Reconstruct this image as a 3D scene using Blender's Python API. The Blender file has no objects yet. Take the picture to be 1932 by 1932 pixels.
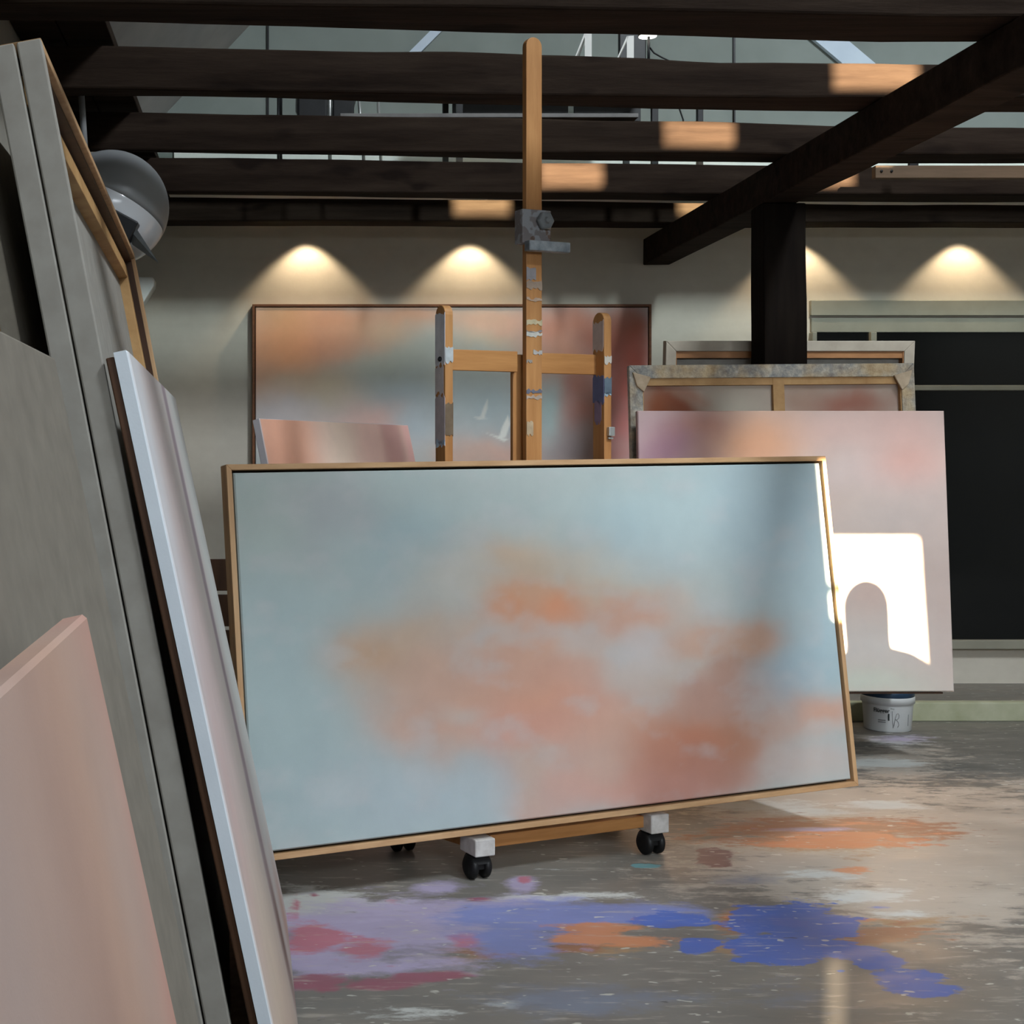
import bpy, bmesh, math, random
import numpy as np
from mathutils import Vector, Matrix
random.seed(7)
SC = bpy.context.scene
COL = SC.collection
F, PX, PY, EYE = 2600.0, 510.0, 870.0, 1.25      # focal length and principal point in pixels, eye height


def P(px, py, Y):
    """The point of the room that the photo shows at (px, py), at distance Y from the camera."""
    return Vector(((px - PX) * Y / F, Y, EYE + (PY - py) * Y / F))


def lin(r, g, b):
    f = lambda c: (c / 12.92 if c <= .04045 else ((c + .055) / 1.055) ** 2.4)
    return (f(r / 255), f(g / 255), f(b / 255), 1.0)


# ------------------------------------------------------------------ node helpers
def new_mat(name, rough=.6, spec=.3, col=None):
    m = bpy.data.materials.new(name)
    m.use_nodes = True
    nt = m.node_tree
    b = nt.nodes['Principled BSDF']
    b.inputs['Roughness'].default_value = rough
    b.inputs['Specular IOR Level'].default_value = spec
    if col is not None:
        b.inputs['Base Color'].default_value = col
    return m, nt, b


def N(nt, t, **kw):
    n = nt.nodes.new(t)
    for k, v in kw.items():
        if k in n.inputs:
            n.inputs[k].default_value = v
        else:
            setattr(n, k, v)
    return n


def ramp(nt, fac, stops):
    r = N(nt, 'ShaderNodeValToRGB')
    e = r.color_ramp.elements
    e[0].position, e[0].color = stops[0]
    e[1].position, e[1].color = stops[-1]
    for p, c in stops[1:-1]:
        x = e.new(p)
        x.color = c
    nt.links.new(fac, r.inputs[0])
    return r.outputs[0]


def coords(nt, scale=(1, 1, 1), which='Object'):
    tc = N(nt, 'ShaderNodeTexCoord')
    mp = N(nt, 'ShaderNodeMapping')
    mp.inputs['Scale'].default_value = scale
    nt.links.new(tc.outputs[which], mp.inputs[0])
    return mp.outputs[0]


def noise(nt, vec, scale, detail=4, rough=.55):
    n = N(nt, 'ShaderNodeTexNoise', Scale=scale, Detail=detail, Roughness=rough)
    nt.links.new(vec, n.inputs['Vector'])
    return n.outputs['Fac']


def mix(nt, fac, a, b, blend='MIX'):
    m = N(nt, 'ShaderNodeMix')
    m.data_type = 'RGBA'
    m.blend_type = blend
    for s, v in ((0, fac), (6, a), (7, b)):
        if isinstance(v, (int, float)):
            m.inputs[s].default_value = v
        elif isinstance(v, tuple):
            m.inputs[s].default_value = v
        else:
            nt.links.new(v, m.inputs[s])
    return m.outputs[2]


def math_(nt, op, a, b=None, c=None):
    m = N(nt, 'ShaderNodeMath')
    m.operation = op
    for i, v in enumerate((a, b, c)):
        if v is None:
            continue
        if isinstance(v, (int, float)):
            m.inputs[i].default_value = v
        else:
            nt.links.new(v, m.inputs[i])
    return m.outputs[0]


def bump(nt, bsdf, h, strength=.2, dist=.01):
    b = N(nt, 'ShaderNodeBump', Strength=strength, Distance=dist)
    nt.links.new(h, b.inputs['Height'])
    nt.links.new(b.outputs[0], bsdf.inputs['Normal'])


def wood(name, light, dark, stretch=(1, 1, 12), scale=3, rough=.55, paint=None, paint_amt=.5, paint_scale=7, bmp=.15, spec=.3):
    """Wood with grain across STRETCH (small along the grain); PAINT: a list of colours smeared over it in patches."""
    m, nt, b = new_mat(name, rough, spec)
    v = coords(nt, stretch)
    g = noise(nt, v, scale, 6, .62)
    c = ramp(nt, g, [(.28, dark), (.5, tuple((x + y) / 2 for x, y in zip(light, dark))), (.72, light)])
    if paint:
        v2 = coords(nt)
        for i, pc in enumerate(paint):
            mp = N(nt, 'ShaderNodeMapping')
            mp.inputs['Location'].default_value = (3.1 * i + .7, 1.7 * i, 5.3 * i)
            nt.links.new(v2, mp.inputs[0])
            f = noise(nt, mp.outputs[0], paint_scale, 3, .6)
            f = ramp(nt, f, [(1 - paint_amt - .02, (0, 0, 0, 1)), (1 - paint_amt + .02, (1, 1, 1, 1))])
            c = mix(nt, f, c, pc)
    nt.links.new(c, b.inputs['Base Color'])
    bump(nt, b, g, bmp, .004)
    return m


def plain(name, c1, c2=None, scale=8, rough=.6, spec=.3, bmp=.05, metal=0.0):
    m, nt, b = new_mat(name, rough, spec, c1)
    b.inputs['Metallic'].default_value = metal
    v = coords(nt)
    f = noise(nt, v, scale, 4)
    c = ramp(nt, f, [(.3, c1), (.7, c2 or tuple(x * .88 for x in c1[:3]) + (1,))])
    nt.links.new(c, b.inputs['Base Color'])
    bump(nt, b, f, bmp, .003)
    return m


def art(name, rough=.75, weave=.12):
    """Painted canvas: the colours are the painting's own, stored per vertex; a fine weave as relief."""
    m, nt, b = new_mat(name, rough, .2)
    a = N(nt, 'ShaderNodeAttribute', attribute_name='paint')
    v = coords(nt)
    f = noise(nt, v, 9, 5, .6)
    k = ramp(nt, f, [(.3, (.955, .955, .96, 1)), (.7, (1.03, 1.03, 1.03, 1))])
    nt.links.new(mix(nt, 1.0, a.outputs['Color'], k, 'MULTIPLY'), b.inputs['Base Color'])
    bump(nt, b, noise(nt, v, 260, 2), weave, .0012)
    return m


# ------------------------------------------------------------------ mesh helpers
class MB:
    def __init__(s):
        s.v, s.f, s.sm = [], [], []

    def add(s, vs, fs, M=None, smooth=False):
        o = len(s.v)
        for p in vs:
            p = Vector(p)
            s.v.append(M @ p if M else p)
        for f in fs:
            s.f.append([o + i for i in f])
            s.sm.append(smooth)
        return s

    def box(s, lo, hi, M=None):
        x0, y0, z0 = lo
        x1, y1, z1 = hi
        vs = [(x0, y0, z0), (x1, y0, z0), (x1, y1, z0), (x0, y1, z0), (x0, y0, z1), (x1, y0, z1), (x1, y1, z1), (x0, y1, z1)]
        return s.add(vs, [(0, 3, 2, 1), (4, 5, 6, 7), (0, 1, 5, 4), (1, 2, 6, 5), (2, 3, 7, 6), (3, 0, 4, 7)], M)

    def prism(s, poly, d0, d1, axis='y', M=None, smooth=False):
        """Extrude the (a, b) polygon along AXIS from d0 to d1."""
        mk = {'y': lambda a, b, d: (a, d, b), 'x': lambda a, b, d: (d, a, b), 'z': lambda a, b, d: (a, b, d)}[axis]
        n = len(poly)
        vs = [mk(a, b, d0) for a, b in poly] + [mk(a, b, d1) for a, b in poly]
        fs = [tuple(range(n)), tuple(range(2 * n - 1, n - 1, -1))] + [(i, i + n, (i + 1) % n + n, (i + 1) % n) for i in range(n)]
        return s.add(vs, fs, M, smooth)

    def lathe(s, prof, seg=32, M=None, smooth=True, cap=True):
        """Turn the (radius, z) profile round z."""
        vs, fs = [], []
        for r, z in prof:
            for k in range(seg):
                a = 2 * math.pi * k / seg
                vs.append((r * math.cos(a), r * math.sin(a), z))
        for i in range(len(prof) - 1):
            for k in range(seg):
                k2 = (k + 1) % seg
                fs.append((i * seg + k, i * seg + k2, (i + 1) * seg + k2, (i + 1) * seg + k))
        if cap:
            fs.append(tuple(range(seg - 1, -1, -1)))
            fs.append(tuple((len(prof) - 1) * seg + k for k in range(seg)))
        return s.add(vs, fs, M, smooth)

    def tube(s, pts, r, seg=8, M=None):
        vs, fs = [], []
        n = len(pts)
        pts = [Vector(p) for p in pts]
        for i, p in enumerate(pts):
            d = (pts[min(i + 1, n - 1)] - pts[max(i - 1, 0)]).normalized()
            a = d.orthogonal().normalized() if i == 0 else (a - d * a.dot(d)).normalized()
            b = d.cross(a)
            for k in range(seg):
                t = 2 * math.pi * k / seg
                vs.append(p + a * math.cos(t) * r + b * math.sin(t) * r)
        for i in range(n - 1):
            for k in range(seg):
                k2 = (k + 1) % seg
                fs.append((i * seg + k, i * seg + k2, (i + 1) * seg + k2, (i + 1) * seg + k))
        fs.append(tuple(range(seg - 1, -1, -1)))
        fs.append(tuple((n - 1) * seg + k for k in range(seg)))
        return s.add(vs, fs, M, True)

    def build(s, name, mat, parent=None, bevel=0, seg=2):
        me = bpy.data.meshes.new(name)
        me.from_pydata([tuple(p) for p in s.v], [], s.f)
        me.polygons.foreach_set('use_smooth', s.sm)
        bm = bmesh.new()
        bm.from_mesh(me)
        bmesh.ops.recalc_face_normals(bm, faces=bm.faces)
        bm.to_mesh(me)
        bm.free()
        me.materials.append(mat)
        return link(name, me, parent, bevel, seg)


def link(name, me, parent=None, bevel=0, seg=2):
    o = bpy.data.objects.new(name, me)
    COL.objects.link(o)
    if parent:
        o.parent = parent
    if bevel:
        b = o.modifiers.new('soft edges', 'BEVEL')
        b.width, b.segments, b.limit_method, b.angle_limit = bevel, seg, 'ANGLE', .6
    return o


def tag(o, label=None, cat=None, group=None, kind=None):
    for k, v in (('label', label), ('category', cat), ('group', group), ('kind', kind)):
        if v:
            o[k] = v
    return o


def empty(name, M, label, cat, group=None):
    o = bpy.data.objects.new(name, None)
    o.empty_display_size = .1
    COL.objects.link(o)
    o.matrix_world = M
    return tag(o, label, cat, group)


def struct(name, mb, mat, label=None, cat=None, group=None, bevel=0, parent=None):
    o = mb.build(name, mat, parent, bevel)
    if parent is None:
        tag(o, label, cat, group, 'structure')
    return o


def frame_matrix(origin, xa, ya, za):
    M = Matrix.Identity(4)
    for i, a in enumerate((xa, ya, za)):
        M.col[i][:3] = Vector(a)[:]
    M.col[3][:3] = Vector(origin)[:]
    return M


# ------------------------------------------------------------------ painted colour fields
RNG = np.random.RandomState(11)
LAT = RNG.rand(512, 512)


def vnoise(x, y, seed=0):
    x = x + seed * 17.31
    y = y + seed * 9.77
    xi, yi = np.floor(x).astype(int), np.floor(y).astype(int)
    fx, fy = x - xi, y - yi
    fx, fy = fx * fx * (3 - 2 * fx), fy * fy * (3 - 2 * fy)
    g = lambda a, b: LAT[a % 512, b % 512]
    return (g(xi, yi) * (1 - fx) + g(xi + 1, yi) * fx) * (1 - fy) + (g(xi, yi + 1) * (1 - fx) + g(xi + 1, yi + 1) * fx) * fy


def fbm(x, y, seed=0, o=4):
    r, a, t = 0, 1.0, 0
    for i in range(o):
        r = r + a * vnoise(x * 2 ** i, y * 2 ** i, seed + i * 3)
        t += a
        a *= .5
    return r / t * 2 - 1


def slin(c):
    c = np.asarray(c, float) / 255
    return np.where(c <= .04045, c / 12.92, ((c + .055) / 1.055) ** 2.4)


class Field:
    """Colours over (x, y); blobs have soft, wandering edges like brushed paint."""

    def __init__(s, x, y, base, warp=40, scale=120.0, seed=1):
        s.x0, s.y0 = x, y
        s.x = x + warp * fbm(x / scale, y / scale, seed)
        s.y = y + warp * fbm(x / scale, y / scale, seed + 50)
        s.c = np.ones(x.shape + (3,)) * slin(base)

    def blob(s, cx, cy, rx, ry, col, a=1.0, rot=0, p=2.0, raw=False):
        X, Y = (s.x0, s.y0) if raw else (s.x, s.y)
        dx, dy = X - cx, Y - cy
        if rot:
            c, n = math.cos(rot), math.sin(rot)
            dx, dy = dx * c + dy * n, -dx * n + dy * c
        q = np.sqrt((dx / rx) ** 2 + (dy / ry) ** 2)
        w = (a * np.exp(-(q ** p)))[..., None]
        s.c = s.c * (1 - w) + slin(col) * w
        return s

    def poly(s, pts, col, a=1.0, soft=2.0):
        """A filled convex polygon with a soft edge."""
        d = np.full(s.x0.shape, 1e9)
        n = len(pts)
        ar = sum(pts[i][0] * pts[(i + 1) % n][1] - pts[(i + 1) % n][0] * pts[i][1] for i in range(n))
        for i in range(n):
            (x1, y1), (x2, y2) = pts[i], pts[(i + 1) % n]
            L = math.hypot(x2 - x1, y2 - y1)
            e = ((x2 - x1) * (s.y0 - y1) - (y2 - y1) * (s.x0 - x1)) / L * (1 if ar > 0 else -1)
            d = np.minimum(d, e)
        w = (a * np.clip(d / soft + .5, 0, 1))[..., None]
        s.c = s.c * (1 - w) + slin(col) * w
        return s


def homography(dst):
    """(u, v) of the unit square -> the four points DST, given as (0,1), (1,1), (1,0), (0,0)."""
    A = []
    for (x, y), (u, v) in zip([(0, 1), (1, 1), (1, 0), (0, 0)], dst):
        A.append([x, y, 1, 0, 0, 0, -u * x, -u * y, -u])
        A.append([0, 0, 0, x, y, 1, -v * x, -v * y, -v])
    return np.linalg.svd(np.array(A, float))[2][-1].reshape(3, 3)


def canvas_slab(name, W, H, T, nu, nv, colour_fn, mat, parent, back=.0, edge_col=None, z_off=0.0, round_=.004):
    """A stretched canvas: painted front (facing -y) from x = -W/2..W/2, z = 0..H, sides folded round to the back at y = T.
    colour_fn(u, v) -> linear rgb of the front; the sides carry the front's edge colour or EDGE_COL."""
    r = round_
    us = np.concatenate(([0, 0], np.linspace(0, 1, nu), [1, 1]))
    vs_ = np.concatenate(([0, 0], np.linspace(0, 1, nv), [1, 1]))
    nU, nV = len(us), len(vs_)
    U, V = np.meshgrid(us, vs_)
    X = (U - .5) * (W - 2 * r)
    Z = r + V * (H - 2 * r)
    Y = np.zeros_like(X) - z_off
    X[:, :2] = -W / 2
    X[:, -2:] = W / 2
    Z[:2, :] = 0
    Z[-2:, :] = H
    ring1 = np.zeros(X.shape, bool)
    ring1[:, 1] = ring1[:, -2] = ring1[1, :] = ring1[-2, :] = True
    ring0 = np.zeros(X.shape, bool)
    ring0[:, 0] = ring0[:, -1] = ring0[0, :] = ring0[-1, :] = True
    Y[ring1] = r
    Y[ring0] = T
    co = np.stack([X, Y, Z], -1).reshape(-1, 3)
    i = np.arange(nU * nV).reshape(nV, nU)
    fs = np.stack([i[:-1, :-1], i[:-1, 1:], i[1:, 1:], i[1:, :-1]], -1).reshape(-1, 4)
    me = bpy.data.meshes.new(name)
    me.from_pydata(co.tolist(), [], fs.tolist() + [[int(i[0, 0]), int(i[-1, 0]), int(i[-1, -1]), int(i[0, -1])]])
    c = colour_fn(U, V)
    if edge_col is not None:
        c[ring0 | ring1] = slin(edge_col)
    rgba = np.ones(c.shape[:2] + (4,), np.float32)
    rgba[..., :3] = np.clip(c, 0, 1)
    at = me.color_attributes.new('paint', 'FLOAT_COLOR', 'POINT')
    at.data.foreach_set('color', rgba.reshape(-1))
    me.materials.append(mat)
    o = link(name, me, parent)
    return o


# ================================================================== MATERIALS
M_PLASTER, nt, b = new_mat('wall plaster', .8, .15)
v = coords(nt, (1, 1, 1))
f1 = noise(nt, coords(nt, (.35, .35, 5)), 1.6, 3)
f2 = noise(nt, v, 14, 5)
c = ramp(nt, f1, [(.3, lin(202, 194, 180)), (.7, lin(212, 205, 190))])
c = mix(nt, .25, c, ramp(nt, f2, [(.3, lin(194, 186, 172)), (.7, lin(216, 209, 195))]))
nt.links.new(c, b.inputs['Base Color'])
bump(nt, b, f2, .12, .006)
M_GABLE = plain('grey gable boarding', lin(132, 140, 135), lin(118, 126, 121), 2.2, .8)
M_ROOF = plain('white roof lining', lin(176, 174, 172), lin(156, 154, 152), 3, .85)
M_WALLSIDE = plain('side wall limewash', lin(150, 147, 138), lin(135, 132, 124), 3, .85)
M_CREAM = plain('cream gloss paint', lin(150, 147, 132), lin(138, 135, 121), 6, .45)
M_WHITE = plain('white board', lin(244, 243, 238), lin(232, 231, 226), 5, .6)
M_BEAM, nt, b = new_mat('old dark beam', .85, .06)
v = coords(nt, (.55, 5, 5))
g = noise(nt, v, 2.6, 7, .65)
v2 = coords(nt, (1.2, 3, 3))
kn = noise(nt, v2, 3.3, 2, .4)
c = ramp(nt, g, [(.25, (.009, .0055, .004, 1)), (.5, (.022, .0145, .0105, 1)), (.75, (.036, .025, .018, 1))])
c = mix(nt, ramp(nt, kn, [(.62, (0, 0, 0, 1)), (.72, (.75, .75, .75, 1))]), c, (.008, .005, .004, 1))
nt.links.new(c, b.inputs['Base Color'])
bump(nt, b, g, .5, .012)
M_PINE = wood('orange pine', lin(188, 138, 86), lin(150, 100, 56), (9, 9, .7), 3, .5)
M_PINE_H = wood('orange pine rail', lin(186, 134, 80), lin(150, 100, 54), (.8, 9, 9), 3, .5)
M_PINE_P = wood('paint-daubed pine', lin(190, 142, 92), lin(156, 108, 64), (9, 9, .7), 3, .5)
M_OAK = wood('pale oak lath', lin(196, 160, 120), lin(166, 128, 90), (2, 14, 14), 2.5, .5)
M_OAKV = wood('pale oak upright', lin(200, 164, 124), lin(168, 130, 92), (14, 14, 1.2), 2.5, .5)
M_REBATE = plain('dark rebate', lin(48, 38, 28), lin(36, 28, 20), 12, .8)
M_BROWNLATH = wood('brown lath', lin(128, 84, 54), lin(100, 62, 38), (2, 14, 14), 3, .5)
M_ART = art('artist oil colour')
M_LINEN = plain('raw linen', lin(170, 163, 150), lin(155, 148, 136), 30, .85)
M_LINEN_COOL = plain('primed linen back', lin(152, 149, 142), lin(138, 134, 127), 16, .85)
M_GREYLINEN = plain('grey primed linen', lin(128, 122, 112), lin(115, 109, 100), 16, .85)
M_BARE = wood('bare stretcher pine', lin(196, 158, 108), lin(164, 124, 78), (3, 3, 3), 4, .6)
M_DARKWOOD = wood('dark stained lath', lin(78, 52, 34), lin(52, 33, 20), (6, 6, 1), 4, .55)
M_BLACK = plain('black rubber', lin(24, 24, 25), lin(16, 16, 17), 20, .5)
M_BLACKMET = plain('black lacquer', lin(30, 31, 33), lin(22, 23, 25), 20, .4)
M_STEEL = plain('grey painted steel', lin(120, 124, 126), lin(96, 100, 102), 24, .45, .5)
M_CHROME = plain('pale steel tube', lin(190, 192, 190), lin(170, 172, 170), 10, .3, .5, .02, .6)
M_BLOCK = plain('whitewashed block', lin(205, 202, 198), lin(170, 165, 160), 26, .7)
M_PLASTIC = plain('white bucket plastic', lin(206, 208, 206), lin(196, 198, 197), 5, .4, .4, .01)
M_LID = plain('blue lid', lin(36, 66, 92), lin(26, 50, 72), 14, .35, .5)
M_INK = plain('dark print', lin(38, 44, 44), lin(34, 40, 40), 10, .6)
M_INKGREY = plain('grey print', lin(138, 138, 138), lin(126, 126, 126), 10, .6)
M_GLASS, nt, b = new_mat('night dark pane', .08, .5, lin(13, 15, 16))
M_LAMPSHADE = plain('white enamel', lin(140, 142, 144), lin(132, 134, 136), 4, .35, .5, .01)
M_LAMPRIM = plain('glossy white enamel', lin(205, 208, 212), lin(198, 200, 204), 4, .14, .6, .01)
M_DAUB = wood('paint crusted clamp', lin(120, 100, 88), lin(92, 74, 64), (5, 5, 5), 5, .6,
              [lin(140, 142, 145), lin(118, 112, 112)], .5, 16)
M_DAUBBAR = plain('grey paint crust', lin(140, 146, 148), lin(92, 98, 106), 30, .6, .3, .4)
M_GLOW, nt, b = new_mat('lit lamp disc', .5, .3, (1, 1, 1, 1))
b.inputs['Emission Color'].default_value = (1, .95, .86, 1)
b.inputs['Emission Strength'].default_value = 3.0

# ================================================================== ROOM SHELL
WY = 7.75                    # back wall
XL, XR, YR = -.85, 7.9, -1.2  # left wall, right wall, rear wall
RIDGE_X = 4.2
EAVE_L = 3.22 + 1.05 * (XL + .5735)
RIDGE_Z = 3.22 + 1.05 * (RIDGE_X + .5735)
EAVE_R = RIDGE_Z - 1.05 * (XR - RIDGE_X)

# floor: the paint on it is laid out in patches whose soft masks are thresholded with noise in the material
xs = np.arange(-1.0, 8.0, .025)
ys = np.concatenate((np.arange(-1.3, 2.6, .1), np.arange(2.6, 5.2, .02), np.arange(5.2, 7.85, .04)))
GX, GY = np.meshgrid(xs, ys)
PATCH = {   # kind of paint: (px, py, half width, half height) of each patch as seen in the photo
    'white': [(590, 1712, 100, 30, 1.3), (730, 1712, 70, 20, .8), (1000, 1695, 90, 8, .8), (1130, 1688, 100, 8, .7), (1420, 1520, 110, 11, .9), (1530, 1532, 90, 9, .9),
              (1660, 1520, 90, 10, .8), (1560, 1650, 80, 9, .8), (1640, 1690, 110, 14, .8), (1690, 1725, 80, 9, .7), (790, 1910, 120, 14, .6), (960, 1895, 70, 22, .5),
              (1690, 1400, 90, 14, .6), (1660, 1440, 100, 9, .9), (1720, 1590, 60, 14, .6), (1080, 1640, 90, 6, .45), (1310, 1850, 60, 5, .4), (590, 1680, 60, 12, .6)],
    'lavender': [(700, 1755, 190, 48, 1), (860, 1740, 170, 42, 1), (640, 1815, 150, 32, .8), (985, 1668, 26, 13, .9), (960, 1720, 90, 26, .9), (780, 1810, 140, 26, .6),
                 (1700, 1395, 60, 10, .5), (830, 1675, 40, 12, .7), (1540, 1565, 80, 4, .7)],
    'pink': [(592, 1768, 52, 24, 1), (555, 1710, 14, 24, .8), (690, 1790, 62, 22, .8), (885, 1775, 34, 16, .8), (990, 1660, 14, 8, .7), (740, 1700, 30, 6, .5)],
    'crimson': [(600, 1852, 70, 14, .9), (705, 1856, 66, 12, 1), (775, 1848, 50, 12, .9), (835, 1842, 46, 9, 1), (620, 1868, 30, 8, .8), (903, 1697, 26, 4, 1), (590, 1690, 12, 4, .8)],
    'paleblue': [(1010, 1735, 130, 30, 1), (1150, 1722, 150, 16, 1), (965, 1775, 70, 30, .9), (1010, 1790, 40, 22, .8), (1250, 1728, 90, 10, .6), (1660, 1712, 16, 3, .7), (900, 1720, 50, 14, .7)],
    'blue': [(1265, 1736, 62, 14, 1), (1318, 1784, 34, 18, 1), (1440, 1735, 60, 30, 1), (1500, 1740, 95, 34, 1), (1480, 1788, 110, 26, 1), (1570, 1748, 48, 22, 1), (1500, 1812, 50, 10, 1),
             (1620, 1798, 55, 14, 1), (1660, 1816, 50, 12, 1), (1710, 1848, 60, 18, 1), (1740, 1866, 60, 16, 1), (1590, 1830, 12, 5, .7), (1370, 1790, 20, 5, .7)],
    'orange': [(1590, 1590, 150, 12, .9), (1130, 1752, 90, 9, 1), (1110, 1768, 80, 14, .9), (1200, 1775, 100, 12, .8), (1490, 1741, 34, 8, 1.2), (1600, 1578, 130, 10, .9), (1540, 1592, 120, 10, .8), (1615, 1555, 90, 6, .6),
               (1610, 1642, 50, 9, .8), (1205, 1735, 14, 10, .7), (1640, 1737, 40, 4, .6), (1375, 1730, 20, 12, .5)],
    'rust': [(1560, 1568, 210, 24, 1), (1660, 1765, 110, 20, .8), (900, 1790, 60, 16, .9), (940, 1800, 60, 10, .8), (1070, 1788, 70, 8, .9), (1480, 1560, 150, 14, .8), (1380, 1580, 110, 14, .6), (1385, 1740, 34, 26, .7), (1640, 1765, 90, 14, .5),
             (1370, 1795, 40, 12, .5), (1560, 1805, 70, 8, .5), (1700, 1755, 60, 16, .5)],
    'maroon': [(1348, 1617, 34, 16, 1), (1325, 1606, 14, 5, .8)],
    'slate': [(1080, 1888, 150, 30, .9), (1220, 1880, 120, 22, .6), (1500, 1880, 120, 30, .5), (1420, 1660, 70, 14, .6)],
    'worn': [(1640, 1590, 330, 110, 1), (1560, 1520, 260, 50, 1), (1700, 1700, 160, 60, .9), (1690, 1440, 120, 50, .8), (1850, 1600, 200, 140, 1)],
    'ochre': [(1390, 1735, 40, 24, .9), (1560, 1585, 150, 26, .8), (1370, 1790, 40, 14, .8), (1130, 1790, 120, 14, .6), (1700, 1740, 120, 16, .6), (900, 1800, 90, 18, .7)],
    'cyan': [(1212, 1633, 20, 4, 1), (1232, 1634, 16, 3, .9)],
}
me = bpy.data.meshes.new('floor')
ii = np.arange(GX.size).reshape(GX.shape)
me.from_pydata(np.stack([GX, GY, 0 * GX], -1).reshape(-1, 3).tolist(), [], np.stack([ii[:-1, :-1], ii[:-1, 1:], ii[1:, 1:], ii[1:, :-1]], -1).reshape(-1, 4).tolist())
for k, lst in PATCH.items():
    fld = np.zeros(GX.shape)
    for px, py, hw, hh, a in lst:
        Yc = EYE * F / (py - PY)
        Xc = (px - PX) * Yc / F
        rx, ry = hw * Yc / F, hh * Yc * Yc / (EYE * F)
        shear = (px - PX) / F
        dx = (GX - Xc) - shear * (GY - Yc)
        q = (dx / rx) ** 2 + ((GY - Yc) / ry) ** 2
        fld = np.maximum(fld, a * np.exp(-.693 * q ** .8))
    at = me.attributes.new(k, 'FLOAT', 'POINT')
    at.data.foreach_set('value', fld.astype(np.float32).reshape(-1))
M_FLOOR, nt, b = new_mat('paint-spattered concrete', .5, .35)
v = coords(nt, (.55, 1, 1))
n1 = noise(nt, v, 1.3, 5, .6)
n2 = noise(nt, v, 7, 5, .65)
n3 = noise(nt, coords(nt, (.4, 1, 1)), 30, 4, .6)
c = ramp(nt, n1, [(.3, lin(92, 91, 88)), (.5, lin(106, 103, 98)), (.7, lin(124, 118, 109))])
c = mix(nt, .45, c, ramp(nt, n2, [(.3, lin(98, 96, 92)), (.6, lin(136, 130, 122)), (.75, lin(160, 150, 138))]))
n5 = noise(nt, coords(nt, (.3, 1, 1)), 26, 7, .72)          # scuffed streaks
# the worn part of the floor shows pale scuffed layers
n4 = noise(nt, coords(nt, (.6, 1, 1)), 13, 6, .7)
edge = math_(nt, 'ADD', math_(nt, 'MULTIPLY_ADD', n2, .8, -.4), math_(nt, 'MULTIPLY_ADD', n4, .9, -.45))
edge = math_(nt, 'ADD', edge, math_(nt, 'MULTIPLY_ADD', n3, .36, -.18))
COLS = {'worn': lin(168, 158, 146), 'ochre': lin(150, 122, 92), 'white': lin(186, 188, 184), 'rust': lin(140, 98, 74), 'slate': lin(112, 118, 132), 'lavender': lin(164, 154, 182), 'pink': lin(176, 108, 122), 'crimson': lin(142, 84, 98),
        'maroon': lin(104, 72, 72), 'paleblue': lin(116, 126, 176), 'orange': lin(186, 124, 88), 'blue': lin(72, 99, 172), 'cyan': lin(110, 160, 165)}
for k, pc in COLS.items():
    a = N(nt, 'ShaderNodeAttribute', attribute_name=k)
    s_ = math_(nt, 'ADD', a.outputs['Fac'], edge)
    lo, hi = (.42, .5) if k in ('blue', 'crimson', 'maroon', 'cyan', 'pink') else (.36, .62)
    if k == 'orange':
        lo, hi = .42, .56
    if k in ('worn', 'ochre', 'white', 'rust'):
        s_ = math_(nt, 'ADD', s_, math_(nt, 'MULTIPLY_ADD', n5, 1.2, -.6))
        lo, hi = (.34, .56) if k in ('rust', 'ochre') else (.40, .62)
    if k in ('lavender', 'paleblue', 'slate'):
        lo, hi = (.24, .58) if k != 'slate' else (.30, .74)
    if k in ('pink', 'crimson'):
        s_ = math_(nt, 'ADD', s_, math_(nt, 'MULTIPLY_ADD', n5, .6, -.3))
        lo, hi = .36, .60
    if k == 'orange':
        s_ = math_(nt, 'ADD', s_, math_(nt, 'MULTIPLY_ADD', n5, 1.1, -.55))
        lo, hi = .40, .60
    w = ramp(nt, s_, [(lo, (0, 0, 0, 1)), (hi, (.94, .94, .94, 1))])
    pcv = mix(nt, ramp(nt, n2, [(.35, (0, 0, 0, 1)), (.65, (1, 1, 1, 1))]), tuple(x * .9 for x in pc[:3]) + (1,), tuple(min(1, x * 1.1) for x in pc[:3]) + (1,))
    c = mix(nt, w, c, pcv)
# flecks of pale and dark paint
fl = noise(nt, coords(nt, (.45, 1, 1)), 38, 2, .5)
c = mix(nt, ramp(nt, fl, [(.67, (0, 0, 0, 1)), (.70, (.8, .8, .8, 1))]), c, lin(190, 188, 178))
fl2 = noise(nt, coords(nt, (.5, 1.1, 3)), 27, 2, .5)
c = mix(nt, ramp(nt, fl2, [(.735, (0, 0, 0, 1)), (.76, (.7, .7, .7, 1))]), c, lin(58, 52, 52))
sc = noise(nt, coords(nt, (.16, 1, 1)), 42, 4, .65)
c = mix(nt, ramp(nt, sc, [(.56, (0, 0, 0, 1)), (.70, (.55, .55, .55, 1))]), c, lin(178, 170, 158))
c = mix(nt, ramp(nt, n5, [(.24, (.4, .4, .4, 1)), (.4, (0, 0, 0, 1))]), c, lin(84, 78, 74))
nt.links.new(c, b.inputs['Base Color'])
nt.links.new(ramp(nt, n2, [(.3, (.38, .38, .38, 1)), (.7, (.62, .62, .62, 1))]), b.inputs['Roughness'])
bump(nt, b, n3, .12, .003)
me.materials.append(M_FLOOR)
tag(link('floor', me), 'grey studio floor spattered with paint', 'floor', None, 'structure')

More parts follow.
